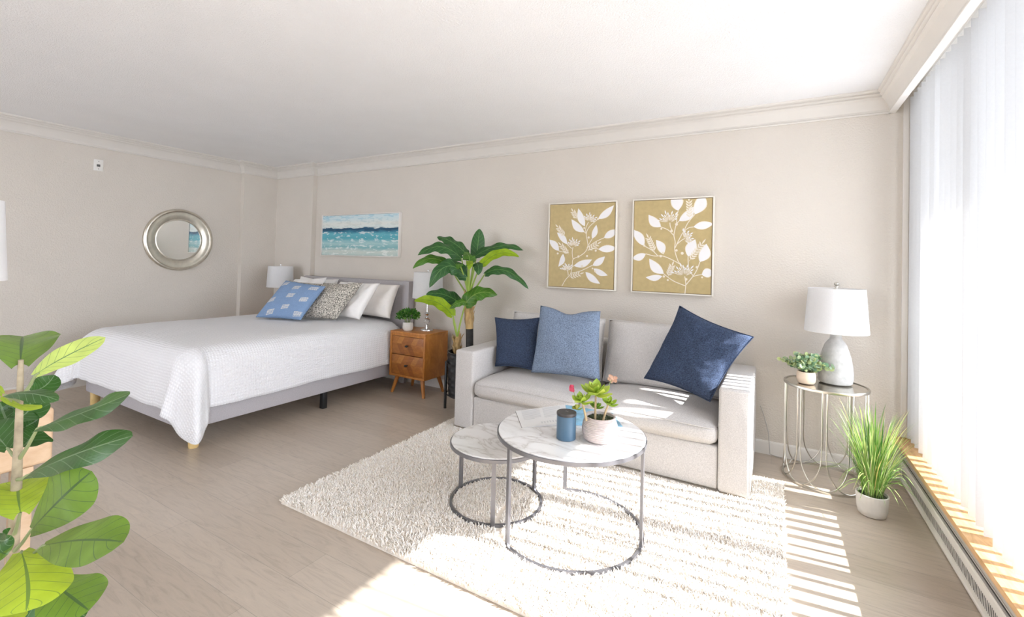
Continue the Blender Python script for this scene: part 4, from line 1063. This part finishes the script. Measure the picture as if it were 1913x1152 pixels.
# ------------------------------------------------------------------ nesting tables
def nest_table(c, R, zt, zb, ring, legs, label):
    t = thing('coffee_table', (c[0], c[1], zb), label, 'table', 'marble nesting tables')
    b = MB(); b.lathe([(R - .012, zt - .02), (R - .003, zt - .018), (R - .002, zt - .003), (R - .005, zt)], (c[0], c[1], 0), 96); b.build('marble_top', 'marble', t, 30)
    b = MB(); prof = [(R - .03, zt - .024), (R + .002, zt - .024), (R + .004, zt - .022), (R + .004, zt - .007), (R - .0005, zt - .006), (R - .0005, zt - .019), (R - .03, zt - .0205)]
    rows = [[(c[0] + r * math.cos(2 * PI * j / 96), c[1] + r * math.sin(2 * PI * j / 96), z) for j in range(96)] for r, z in prof]
    b.grid(rows + [rows[0]], True); b.build('rim', 'gunmetal', t, 30)
    R2 = R - .008
    a0, a1 = ring
    full = abs(a1 - a0) > 2 * PI - .01
    b = MB(); rows = []; n = 84
    for i in range(n + 1):
        a = a0 + (a1 - a0) * i / n; ca, sa = math.cos(a), math.sin(a)
        rows.append([(c[0] + (R2 + d) * ca, c[1] + (R2 + d) * sa, z) for d, z in ((-.0065, zb), (.0065, zb), (.0065, zb + .013), (-.0065, zb + .013))])
    b.grid(rows, True)
    if not full: b.f += [(3, 2, 1, 0), tuple(n * 4 + k for k in range(4))]; b.mi += [0, 0]
    b.build('base_ring', 'gunmetal', t, 30)
    for a in legs:
        ca, sa = math.cos(a), math.sin(a); P0 = V((c[0] + R2 * ca, c[1] + R2 * sa, 0)); r_, t_ = V((ca, sa, 0)), V((-sa, ca, 0))
        b = MB(); vs = []
        for z in (zb + .012, zt - .024):
            for i, j in ((-1, -1), (1, -1), (1, 1), (-1, 1)): vs.append(P0 + r_ * (.0065 * i) + t_ * (.0105 * j) + V((0, 0, z)))
        b.add(vs, [(3, 2, 1, 0), (4, 5, 6, 7), (0, 1, 5, 4), (1, 2, 6, 5), (2, 3, 7, 6), (3, 0, 4, 7)]); b.build('leg', 'gunmetal', t, 0)
    return t
def ang(c, u, v):
    q = pxz(u, v, .02); return math.atan2(q.y - c[1], q.x - c[0])
aL, aR, aB = ang(BTC, 949, 1022), ang(BTC, 1199, 1025), ang(BTC, 1055, 917)
nest_table(BTC, BTR, .483, .020, (aL, aB + (2 * PI if aB < aL else 0)), (aL, aR, aB), 'larger and taller round marble-top coffee table holding the succulent')
nest_table(STC, STR, .347, .020, (0, 2 * PI), (ang(STC, 862, 912), ang(STC, 920, 984), ang(STC, 1000, 916)), 'smaller low round marble-top table tucked under the larger one')

# things on the larger table
TZ = .4832
c0 = (-.822, -1.722)
t = thing('candle', (c0[0], c0[1], TZ), 'blue lidded candle jar standing between the magazine and the succulent', 'candle')
b = MB(); b.lathe([(.0005, 0), (.041, 0), (.0445, .003), (.0445, .108)], (c0[0], c0[1], TZ), 48); b.build('jar', 'candle', t, 40)
b = MB(); b.lathe([(.0445, .1085), (.0455, .110), (.0455, .120), (.044, .1225), (.0005, .1225)], (c0[0], c0[1], TZ), 48)
b.build('lid', 'lid', t, 40)
for k in range(2):
    b = MB(); b.box(c0[0] - .006 + k * .008, c0[0] - .002 + k * .008, c0[1] + .004, c0[1] + .0062, TZ + .1224, TZ + .1229); b.build('lid_mark', 'whitepot', t, 0)

c1 = (-.685, -1.652); S = 1.0
t = thing('succulent_plant', (c1[0], c1[1], TZ), 'green rosette succulent with pink and peach flowers in a round blush ribbed pot', 'plant')
b = MB(); prof = [(.0005, 0), (.058, 0), (.070, .008)]
for k in range(29):
    h = k / 28; rr = .070 + .012 * math.sin(PI * min(1, h * .95 + .06)) - .004 * h
    prof.append((rr + (.0016 if k % 2 else -.0012), .010 + .098 * h))
prof += [(.070, .112), (.063, .110), (.062, .098)]
b.lathe(prof, (c1[0], c1[1], TZ), 56); b.build('pot', 'ribpot', t, 60)
b = MB(); r = random.Random(8); b.lathe([(.0005, .100), (.063, .098)], (c1[0], c1[1], TZ), 24)
for k in range(90):
    a, q = r.uniform(0, 2 * PI), .058 * math.sqrt(r.random()); b.ball((c1[0] + q * math.cos(a), c1[1] + q * math.sin(a), TZ + .099), r.uniform(.003, .006), n=6)
b.build('soil', 'soil', t, 60)
def rosette(c, R, n, seed, tilt=(0, 0), tint=(.3, .85)):
    r = random.Random(seed); b = MB(); c = V(c); k = 0; ga = 2.39996
    for i in range(n):
        f = i / (n - 1)                       # 0 outer .. 1 inner
        a = i * ga; el = .20 + 1.2 * f ** 1.1
        d = V((math.cos(a) * math.cos(el) + tilt[0], math.sin(a) * math.cos(el) + tilt[1], math.sin(el))).normalized()
        L = R * (1 - .62 * f) * r.uniform(.92, 1.06); up = V((-math.cos(a) * math.sin(el), -math.sin(a) * math.sin(el), math.cos(el)))
        b0 = c + V((0, 0, R * .18 * f)); w_ = L * .50
        # fleshy leaf: upper and lower skins
        for sgn in (1, -1):
            b.leaf(b0, b0 + d * L * .55 - up * L * .10, b0 + d * L + up * L * .10, w_, up, 'succ', fold=.30, cup=(.0 if sgn > 0 else -.5), nu=8, nv=4, tint=r.uniform(*tint) if f < .9 else .8)
    return b.build('rosette', 'succ', t, 60)
rosette(px(1113, 738, 2.07), .094, 17, 1, (.05, -.22), tint=(.45, .85))
rosette(px(1087, 752, 2.03), .066, 14, 2, (-.2, -.35), (.35, .8))
rosette(px(1137, 756, 2.05), .054, 12, 3, (.3, -.3), (.25, .6))
rosette(px(1078, 765, 2.10), .036, 12, 4, (-.5, 0), (.5, 1))
rosette(px(1112, 762, 2.14), .045, 14, 5, (0, .2), (0, .4))
for (u0, v0, u1, v1, d) in ((1112, 774, 1113, 738, 2.085), (1096, 770, 1088, 752, 2.06), (1127, 772, 1136, 756, 2.07)):
    a, e = px(u0, v0, d), px(u1, v1, d); a.z = TZ + .10
    b = MB(); b.tube([a, (a + e) / 2 + V((0, 0, .004)), e], [.0055, .0048, .0042], 9); b.build('stem', 'stemtan', t)
def blossom(c, col, n, seed, s=.009):
    r = random.Random(seed); b = MB()
    for k in range(n):
        q = V(c) + V((r.uniform(-1, 1) * s * 1.3, r.uniform(-1, 1) * s, r.uniform(-1, 1) * s * 1.3))
        for i in range(5):
            a = i * 2 * PI / 5; d = V((math.cos(a), -.3, math.sin(a))) ; d.normalize(); b.leaf(q, q + d * s * .6, q + d * s, s * .8, V((0, -1, .2)), 'round', fold=.2, nu=4, nv=2)
    return b.build('flower', col, t, 60)
f1, f2 = px(1069, 724, 2.06), px(1144, 706, 2.12)
blossom(f1, 'pink', 12, 1, .008); blossom(f2, 'peach', 9, 2, .0105)
for a, e, nme in ((px(1075, 745, 2.06), f1, 0), (px(1126, 736, 2.10), f2, 0)):
    b = MB(); b.tube([a, (a + e) / 2 + V((.003, 0, 0)), e], [.0022, .0018, .0014], 6); b.build('flower_stalk', 'figstalk', t)

# open magazine lying face up behind the candle
t = thing('open_magazine', (-.90, -1.50, TZ), 'open magazine lying on the larger marble table behind the candle', 'magazine')
A, Bq, Cq, Dq = pxz(963, 768, TZ), pxz(975, 799, TZ), pxz(1062, 794, TZ), pxz(1056, 760, TZ)
E_, F_ = pxz(1163, 797, TZ), pxz(1145, 772, TZ)
def page(P00, P10, P11, P01, h0, name, mtl, lift):
    "P00-P01 outer edge, P10-P11 spine edge"
    b = MB(); rows = []; n = 14
    for i in range(n + 1):
        s = i / n; z = lift + .012 * math.sin(PI * min(1, s * 1.0) * .5) ** 2 * (1 - .25 * s) + h0
        rows.append([(V(P00).lerp(V(P10), s)).lerp(V(P01).lerp(V(P11), s), k / 6) + V((0, 0, z)) for k in range(7)])
    low = [[V((p.x, p.y, TZ + .0008)) for p in r_] for r_ in rows]
    b.grid(rows); b.grid([list(reversed(r_)) for r_ in low])
    for r_, l_ in ((rows[0], low[0]), (rows[-1], low[-1])): b.grid([r_, l_])
    b.grid([[r_[0] for r_ in rows], [r_[0] for r_ in low]]); b.grid([[r_[-1] for r_ in rows], [r_[-1] for r_ in low]])
    return b.build(name, mtl, t, 30), rows
lp, rows = page(Bq, Cq, Dq, A, 0, 'left_pages', 'paper', .003)
b = MB()
def spot(s, k): # point on the left page
    i = s * 14; i0 = min(13, int(i)); a, c = rows[i0], rows[i0 + 1]; kk = k * 6; k0 = min(5, int(kk)); f = i - i0; g_ = kk - k0
    return (a[k0].lerp(a[k0 + 1], g_)).lerp(c[k0].lerp(c[k0 + 1], g_), f) + V((0, 0, .0006))
for c_ in range(2):
    for l_ in range(9):
        k_ = .92 - .065 * l_; s0, s1 = .10 + .42 * c_, .46 + .42 * c_
        if l_ == 8: s1 -= .14
        n_ = 4
        b.grid([[spot(s0 + (s1 - s0) * i / n_, k_) for i in range(n_ + 1)], [spot(s0 + (s1 - s0) * i / n_, k_ + .022) for i in range(n_ + 1)]])
for l_ in range(8):
    s0 = .42 + .06 * l_; b.grid([[spot(s0, .20), spot(s0 + .012, .10)], [spot(s0 + .012, .20), spot(s0 + .024, .10)]]); b.grid([[spot(s0 + .024, .20), spot(s0 + .022, .10)], [spot(s0 + .036, .20), spot(s0 + .034, .10)]])
b.build('page_print', 'print', lp, 0)
rp, rows = page(E_, Cq, Dq, F_, 0, 'right_pages', 'bluepage', .003)
b = MB(); b.tube([A + V((0, 0, .001)), Bq + V((0, 0, .001))], .0016, 5); b.build('cover_edge', 'cover', t)

# ------------------------------------------------------------------ silver side table with looped wire sides
sc_, SR, SZ = (.285, -.249), .221, .589
st = thing('side_table', (sc_[0], sc_[1], 0), 'round silver side table with looped wire sides and mirrored top by the window', 'table')
b = MB(); prof = [(SR - .010, SZ - .016), (SR, SZ - .016), (SR + .002, SZ - .012), (SR + .002, SZ - .002), (SR, SZ), (SR - .010, SZ), (SR - .010, SZ - .004)]
rows = [[(sc_[0] + r_ * math.cos(2 * PI * j / 80), sc_[1] + r_ * math.sin(2 * PI * j / 80), z) for j in range(80)] for r_, z in prof]
b.grid(rows + [rows[0]], True); b.build('top_rim', 'nickel', st, 30)
b = MB(); b.lathe([(SR - .011, SZ - .010), (SR - .0105, SZ - .004), (.0005, SZ - .004)], (sc_[0], sc_[1], 0), 64); b.build('mirror_top', 'topmirror', st, 30)
b = MB(); rows = [[(sc_[0] + (SR + d) * math.cos(2 * PI * j / 80), sc_[1] + (SR + d) * math.sin(2 * PI * j / 80), z) for j in range(80)] for d, z in ((-.006, .0), (.004, .0), (.004, .012), (-.006, .012))]
b.grid(rows + [rows[0]], True); b.build('base_ring', 'nickel', st, 30)
NL = 10
for k in range(NL):                            # each loop: two uprights that meet in a pointed arch at the base, crossing their neighbours
    ac = 2 * PI * (k + .35) / NL; hw = 2 * PI / NL * .93
    pts = []
    for i in range(41):
        q = -1 + 2 * i / 40
        s_ = abs(q)
        # uprights near |q| = 1; curve down to a point at q = 0
        if s_ > .55: z = .20 + (SZ - .016 - .20) * (s_ - .55) / .45; w_ = 1.0
        else:
            u_ = s_ / .55; w_ = math.sin(u_ * PI / 2) ** .9; z = .010 + .19 * (1 - math.cos(u_ * PI / 2)) ** .95
        a = ac + math.copysign(hw * w_, q) * .985
        pts.append((sc_[0] + (SR - .004) * math.cos(a), sc_[1] + (SR - .004) * math.sin(a), z))
    b = MB(); b.tube(pts, .0036, 8); b.build('wire_loop', 'nickel', st)

# lamp and eucalyptus on the side table
LX, LY = .342, -.185
t = thing('table_lamp', (LX, LY, SZ), 'white shade table lamp on a grey gourd-shaped concrete base by the window', 'lamp')
b = MB(); b.lathe([(.0005, 0.0005), (.080, .0005), (.088, .006), (.0925, .03), (.094, .065), (.090, .11), (.081, .16), (.069, .205), (.058, .238), (.046, .258), (.034, .272), (.030, .288), (.031, .312), (.028, .318), (.0005, .318)], (LX, LY, SZ), 56); b.build('base', 'concrete', t, 40)
b = MB(); b.lathe([(.006, .316), (.006, .60), (.012, .602), (.012, .606), (.004, .608)], (LX, LY, SZ), 14); b.build('stem', 'nickel', t)
b = MB(); b.lathe([(.170, .318), (.150, .590), (.148, .590), (.168, .318)], (LX, LY, SZ), 72); b.f = [f for f in b.f if len(f) == 4]; b.mi = [0] * len(b.f); b.build('lamp_shade', 'shade', t, 30)
b = MB(); b.tube([(LX - .148, LY, SZ + .585), (LX + .148, LY, SZ + .585)], .002, 6); b.tube([(LX, LY - .148, SZ + .585), (LX, LY + .148, SZ + .585)], .002, 6); b.build('spider', 'nickel', t)
b = MB(); b.ball((LX, LY, SZ + .618), (.014, .014, .012), n=18); b.build('finial', 'nickel', t)

ex, ey = .182, -.305
t = thing('eucalyptus_plant', (ex, ey, SZ), 'small round-leaved eucalyptus in a sand coloured bowl on the silver side table', 'plant')
b = MB(); b.lathe([(.0005, .0), (.040, .0), (.048, .008), (.0525, .03), (.051, .055), (.046, .072), (.043, .072), (.043, .06)], (ex, ey, SZ - .0005 + .001), 36); b.build('pot', 'terra', t)
b = MB(); b.lathe([(.0005, .064), (.044, .062)], (ex, ey, SZ), 20); b.build('soil', 'soil', t)
b = MB(); r = random.Random(9); es = []
for k in range(36):
    a = r.uniform(0, 2 * PI); q = r.uniform(.03, .125); h = .185 - q * .5 + r.uniform(-.02, .02)
    e = V((ex + q * 1.15 * math.cos(a), ey + q * .9 * math.sin(a), SZ + h)); es.append((V((ex, ey, SZ + .06)), V((ex + q * .5 * math.cos(a), ey + q * .4 * math.sin(a), SZ + .06 + (h - .06) * .75)), e))
    b.tube(es[-1], [.0014, .0012, .0009], 5)
b.build('stems', 'figstalk', t)
b = MB()
for p0, p1, p2 in es:
    for i in range(11):
        q = .25 + .75 * i / 10; p = p0 * (1 - q) ** 2 + p1 * 2 * q * (1 - q) + p2 * q * q
        for sgn in (1, -1):
            d = V((r.uniform(-1, 1), r.uniform(-1, 1), r.uniform(-.3, .8))).normalized(); nn = V((r.uniform(-1, 1), r.uniform(-1, 0), r.uniform(.1, 1))).normalized()
            L = r.uniform(.020, .034); b.leaf(p, p + d * L * .5, p + d * L, L * .85, nn, 'round', fold=.15, nu=5, nv=2, tint=r.random())
o = b.build('foliage', 'euc', t, 0); o['kind'] = 'stuff'

# ------------------------------------------------------------------ grass in a ribbed pot on the floor
gx, gy = .468, -.600
t = thing('grass_plant', (gx, gy, 0), 'wispy ornamental grass in a cream ribbed pot on the floor by the heater', 'plant')
b = MB(); b.lathe([(.0005, 0.001), (.052, .001), (.060, .006), (.066, .035), (.071, .10), (.072, .112), (.067, .114), (.064, .10)], (gx, gy, 0), 96, rad=lambda i, j: (.0014 * math.sin(2 * PI * (j * 24 / 96 + i * .35))) if 2 <= i <= 4 else 0)
b.build('pot', 'whitepot', t, 60)
b = MB(); b.lathe([(.0005, .103), (.065, .101)], (gx, gy, 0), 24); b.build('soil', 'soil', t)
b = MB(); r = random.Random(12)
for k in range(420):
    a = r.uniform(0, 2 * PI); q = .045 * math.sqrt(r.random()); p0 = V((gx + q * math.cos(a), gy + q * math.sin(a), .10))
    big = r.random() < .13
    reach = r.uniform(.05, .17) if not big else r.uniform(.18, .30)
    a2 = a + r.uniform(-.6, .6); h = r.uniform(.20, .47) if not big else r.uniform(.10, .26)
    tip = p0 + V((reach * math.cos(a2), reach * math.sin(a2), h if not big else h * .4))
    if tip.x > .64 and tip.z < .34: tip.x = .64 - r.uniform(0, .03)
    elif tip.x > .68: tip.x = .68 - r.uniform(0, .03)
    if tip.z < .03: tip.z = .03
    ctrl = p0 + V((reach * .3 * math.cos(a2), reach * .3 * math.sin(a2), h * (.72 if not big else 1.1)))
    nn = V((math.cos(a2), math.sin(a2), .5)).normalized()
    if any(math.hypot(p0.x * (1 - q_) ** 2 + ctrl.x * 2 * q_ * (1 - q_) + tip.x * q_ * q_ - .285, p0.y * (1 - q_) ** 2 + ctrl.y * 2 * q_ * (1 - q_) + tip.y * q_ * q_ + .249) < .235 for q_ in (.3, .5, .7, .85, 1)): continue
    b.leaf(p0, ctrl, tip, r.uniform(.0022, .0055), V((-math.sin(a2), math.cos(a2), 0)).cross(ctrl - p0).normalized() if not big else nn, 'lance', fold=.25, nu=9, nv=2, tint=min(1, max(0, r.gauss(.45, .26))))
o = b.build('foliage', 'grassm', t, 0); o['kind'] = 'stuff'

# power cord hanging behind the sofa end
b = MB(); b.tube([(-.07, -.012, .33), (-.045, -.014, .26), (-.02, -.02, .16), (-.012, -.024, .06), (-.008, -.03, .012), (.03, -.035, .006), (.10, -.03, .005), (.2, -.028, .005)], .003, 7)
tag(b.build('power_cord', 'cordw', smooth=60), 'thin pale power cord running down the wall between sofa and side table', 'cord')

# ------------------------------------------------------------------ console and lamp at the left edge
cx1, cy1 = -2.098, -3.112
t = thing('console_table', (-2.30, -3.45, 0), 'pale ash console at the edge of the room behind the fiddle-leaf plant', 'table')
b = MB(); b.box(cx1 - .40, cx1, cy1 - .80, cy1, .575, .758, .014, 4); b.build('drawer_case', 'palewood', t, 40)
for lx in (cx1 - .39, cx1 - .052):
    for ly in (cy1 - .795, cy1 - .092):
        b = MB(); b.box(lx, lx + .048, ly, ly + .048, 0, .576, .004); b.build('leg', 'palewood', t, 30)
lx, ly = px(-124, 450, 1.50).x, px(-124, 450, 1.50).y
t = thing('console_lamp', (lx, ly, .758), 'white lamp shade at the left edge, standing on the pale console', 'lamp')
b = MB(); b.lathe([(.0005, .001), (.075, .001), (.078, .006), (.075, .014), (.03, .02), (.045, .07), (.07, .13), (.072, .18), (.055, .24), (.025, .29), (.014, .32), (.012, .42)], (lx, ly, .758), 40); b.build('base', 'concrete', t)
b = MB(); b.lathe([(.168, .418), (.153, .695), (.151, .695), (.166, .418)], (lx, ly, .758), 64); b.f = [f for f in b.f if len(f) == 4]; b.mi = [0] * len(b.f); b.build('lamp_shade', 'shade', t, 30)
b = MB(); b.tube([(lx - .151, ly, 1.45), (lx + .151, ly, 1.45)], .002, 6); b.tube([(lx, ly, 1.18), (lx, ly, 1.45)], .005, 8); b.build('spider', 'nickel', t)

# ------------------------------------------------------------------ fiddle-leaf fig in the left foreground
D = 1.05
def fp(u, v, dd=0): return px(u, v, D + dd)
base = fp(26, 1030); fx, fy = base.x, base.y
fig = thing('fiddle_leaf_fig', (fx, fy, 0), 'fiddle-leaf fig with broad glossy leaves in the near left corner', 'plant')
b = MB(); b.lathe([(.0005, 0.001), (.10, .001), (.11, .01), (.13, .22), (.135, .25), (.125, .25), (.12, .22)], (fx, fy, 0), 40); b.build('pot', 'whitepot', fig)
b = MB(); b.lathe([(.0005, .225), (.121, .222)], (fx, fy, 0), 24); b.build('soil', 'soil', fig)
tk = [V((fx, fy, .22)), fp(23, 1120), fp(24, 1030), fp(31, 900), fp(34, 830), fp(37, 740), fp(39, 672)]
b = MB(); b.tube(tk, [.012, .0115, .011, .0098, .0078, .0062, .005], 14); b.build('trunk', 'bark', fig)
def fig_leaf(base, ctrl, tip, wpx, nrm, m_, db=0, dc=0, dt=0, fold=.14, wave=.08, stalk=None):
    B_, C_, T_ = fp(*base, db), fp(*ctrl, dc), fp(*tip, dt)
    b = MB(); b.leaf(B_, C_ + (C_ - (B_ + T_) / 2), T_, wpx / F * (D + dc), nrm, 'fig', fold=fold, wave=wave, wk=2.2, nu=26, nv=12)
    lf = b.build('leaf', m_, fig, 0)
    if stalk:
        s0 = fp(*stalk); b = MB(); b.tube([s0, (s0 + B_) / 2 + UP * -.004, B_, B_.lerp(T_, .05)], [.0045, .0035, .003, .002], 8); b.build('petiole', 'figstalk', lf)
tv = (CAM - fp(60, 850)).normalized()
fig_leaf((38, 680), (40, 645), (43, 628), 112, tv * .35 - UP * -.3 + V((0, 0, .6)), 'fig_mid', 0, .05, .12, fold=.25, stalk=(38, 690))
fig_leaf((66, 700), (118, 668), (197, 630), 42, tv * .8 - UP * .35, 'fig_pale', .0, .02, .04, fold=-.1, wave=.12, stalk=(44, 737))
fig_leaf((57, 730), (82, 722), (102, 700), 44, tv * .8 + UP * .5, 'fig_dark', .08, .10, .12)
fig_leaf((10, 738), (60, 735), (109, 748), 36, tv * .75 + UP * .75, 'fig_dark', -.06, -.08, -.08, fold=-.2, stalk=(36, 750))
fig_leaf((2, 742), (40, 757), (78, 756), 28, tv * .7 - UP * .6, 'fig_lime', -.03, -.03, -.04)
fig_leaf((70, 800), (150, 772), (243, 735), 62, tv * .85 + UP * .6, 'fig_dark', -.02, -.06, -.08, fold=-.16, wave=.12, stalk=(36, 857))
fig_leaf((50, 888), (140, 848), (248, 814), 70, tv * .9 + UP * .5, 'fig_dark', -.05, -.10, -.12, fold=-.14, wave=.12, stalk=(32, 895))
fig_leaf((58, 990), (115, 930), (172, 880), 104, tv * .8 + UP * .35, 'fig_mid', -.06, -.10, -.08, fold=-.06, wave=.05, stalk=(26, 1030))
fig_leaf((80, 1019), (155, 1008), (231, 1012), 98, tv * .85 + UP * .5, 'fig_mid', -.08, -.13, -.16, fold=-.06, wave=.05, stalk=(25, 1060))
fig_leaf((40, 1030), (52, 1085), (48, 1142), 128, tv * .8 + UP * .55, 'fig_lime', -.05, -.16, -.22, fold=-.10, wave=.05, stalk=(25, 1040))
fig_leaf((92, 1084), (130, 1112), (166, 1140), 104, tv * .8 + UP * .6, 'fig_mid', -.02, -.06, -.08, fold=-.08, wave=.06, stalk=(25, 1100))
fig_leaf((105, 1120), (130, 1138), (160, 1150), 60, tv * .7 + UP * .7, 'fig_dark', .06, .06, .06, stalk=(25, 1130))
fig_leaf((38, 956), (34, 925), (34, 896), 104, tv * .55 + V((0, 0, .55)), 'fig_lime', -.05, -.02, .05, fold=.2, stalk=(26, 1000))
fig_leaf((28, 815), (10, 780), (0, 750), 80, tv * .8 + UP * .3, 'fig_dark', .08, .12, .12, stalk=(35, 850))
fig_leaf((40, 800), (60, 790), (74, 780), 48, tv * .8 + UP * .3, 'fig_dark', .10, .12, .12)
fig_leaf((40, 835), (55, 822), (72, 800), 70, tv * .7 + UP * .5, 'fig_dark', .10, .14, .16, stalk=(33, 870))
fig_leaf((15, 838), (-10, 812), (-35, 800), 70, tv * .8 + UP * .5, 'fig_dark', .02, .04, .05, stalk=(33, 855))
fig_leaf((30, 780), (52, 768), (56, 745), 60, tv * .8 + UP * .3, 'fig_dark', .09, .12, .14)
fig_leaf((-12, 1000), (4, 1010), (22, 1000), 44, tv * .8 + UP * .3, 'fig_dark', -.1, -.12, -.12)
fig_leaf((-30, 1030), (-6, 1030), (14, 1036), 50, tv * .8 + UP * .4, 'fig_mid', -.08, -.1, -.1)
fig_leaf((10, 1130), (-5, 1150), (-20, 1180), 90, tv * .8 + UP * .4, 'fig_lime', -.05, -.1, -.12, stalk=(24, 1120))
fig_leaf((5, 735), (-10, 725), (-20, 730), 36, tv * .6 - UP * .5, 'fig_lime', .02, .02, .02)
fig_leaf((20, 1085), (70, 1120), (100, 1165), 90, tv * .8 + UP * .5, 'fig_dark', .05, .05, .06, stalk=(25, 1080))

# ------------------------------------------------------------------ daylight
sun = bpy.data.lights.new('sun', 'SUN'); so = bpy.data.objects.new('sun', sun); C.objects.link(so)
azm, el = math.radians(6.0), math.atan(.75)
d = V((-math.cos(azm) * math.cos(el), -math.sin(azm) * math.cos(el), -math.sin(el)))
so.rotation_euler = d.to_track_quat('-Z', 'Y').to_euler(); so.location = (4, 0, 4)
sun.energy = 21.0; sun.angle = math.radians(.6); sun.color = (1.0, .985, .965)

wd = bpy.data.worlds.new('daylight'); bpy.context.scene.world = wd; wd.use_nodes = True
# bright hazy sky, brightest on the sunny side (+X)
nt = wd.node_tree; bg = nt.nodes['Background']; bg.inputs['Color'].default_value = (.895, .95, 1.05, 1)
tc_ = N(nt, 'ShaderNodeTexCoord'); sp_ = N(nt, 'ShaderNodeSeparateXYZ'); nt.links.new(tc_.outputs['Generated'], sp_.inputs[0])
mr_ = N(nt, 'ShaderNodeMapRange'); vm_ = N(nt, 'ShaderNodeVectorMath', operation='DOT_PRODUCT'); nt.links.new(tc_.outputs['Generated'], vm_.inputs[0]); vm_.inputs[1].default_value = (.86, 0, .51)
nt.links.new(vm_.outputs['Value'], mr_.inputs['Value'])
mr_.inputs['From Min'].default_value = .80; mr_.inputs['From Max'].default_value = .96; mr_.inputs['To Min'].default_value = 6.6; mr_.inputs['To Max'].default_value = 11.0
nt.links.new(mr_.outputs['Result'], bg.inputs['Strength'])

sc = bpy.context.scene
sc.view_settings.view_transform = 'Standard'; sc.view_settings.look = 'None'
sc.view_settings.exposure = 0.0; sc.view_settings.gamma = 1.0; sc.view_settings.use_curve_mapping = False
sc.cycles.max_bounces = 16; sc.cycles.diffuse_bounces = 12; sc.cycles.glossy_bounces = 4; sc.cycles.transmission_bounces = 8; sc.cycles.transparent_max_bounces = 8
sc.cycles.sample_clamp_indirect = 8.0
sc.cycles.use_denoising = True
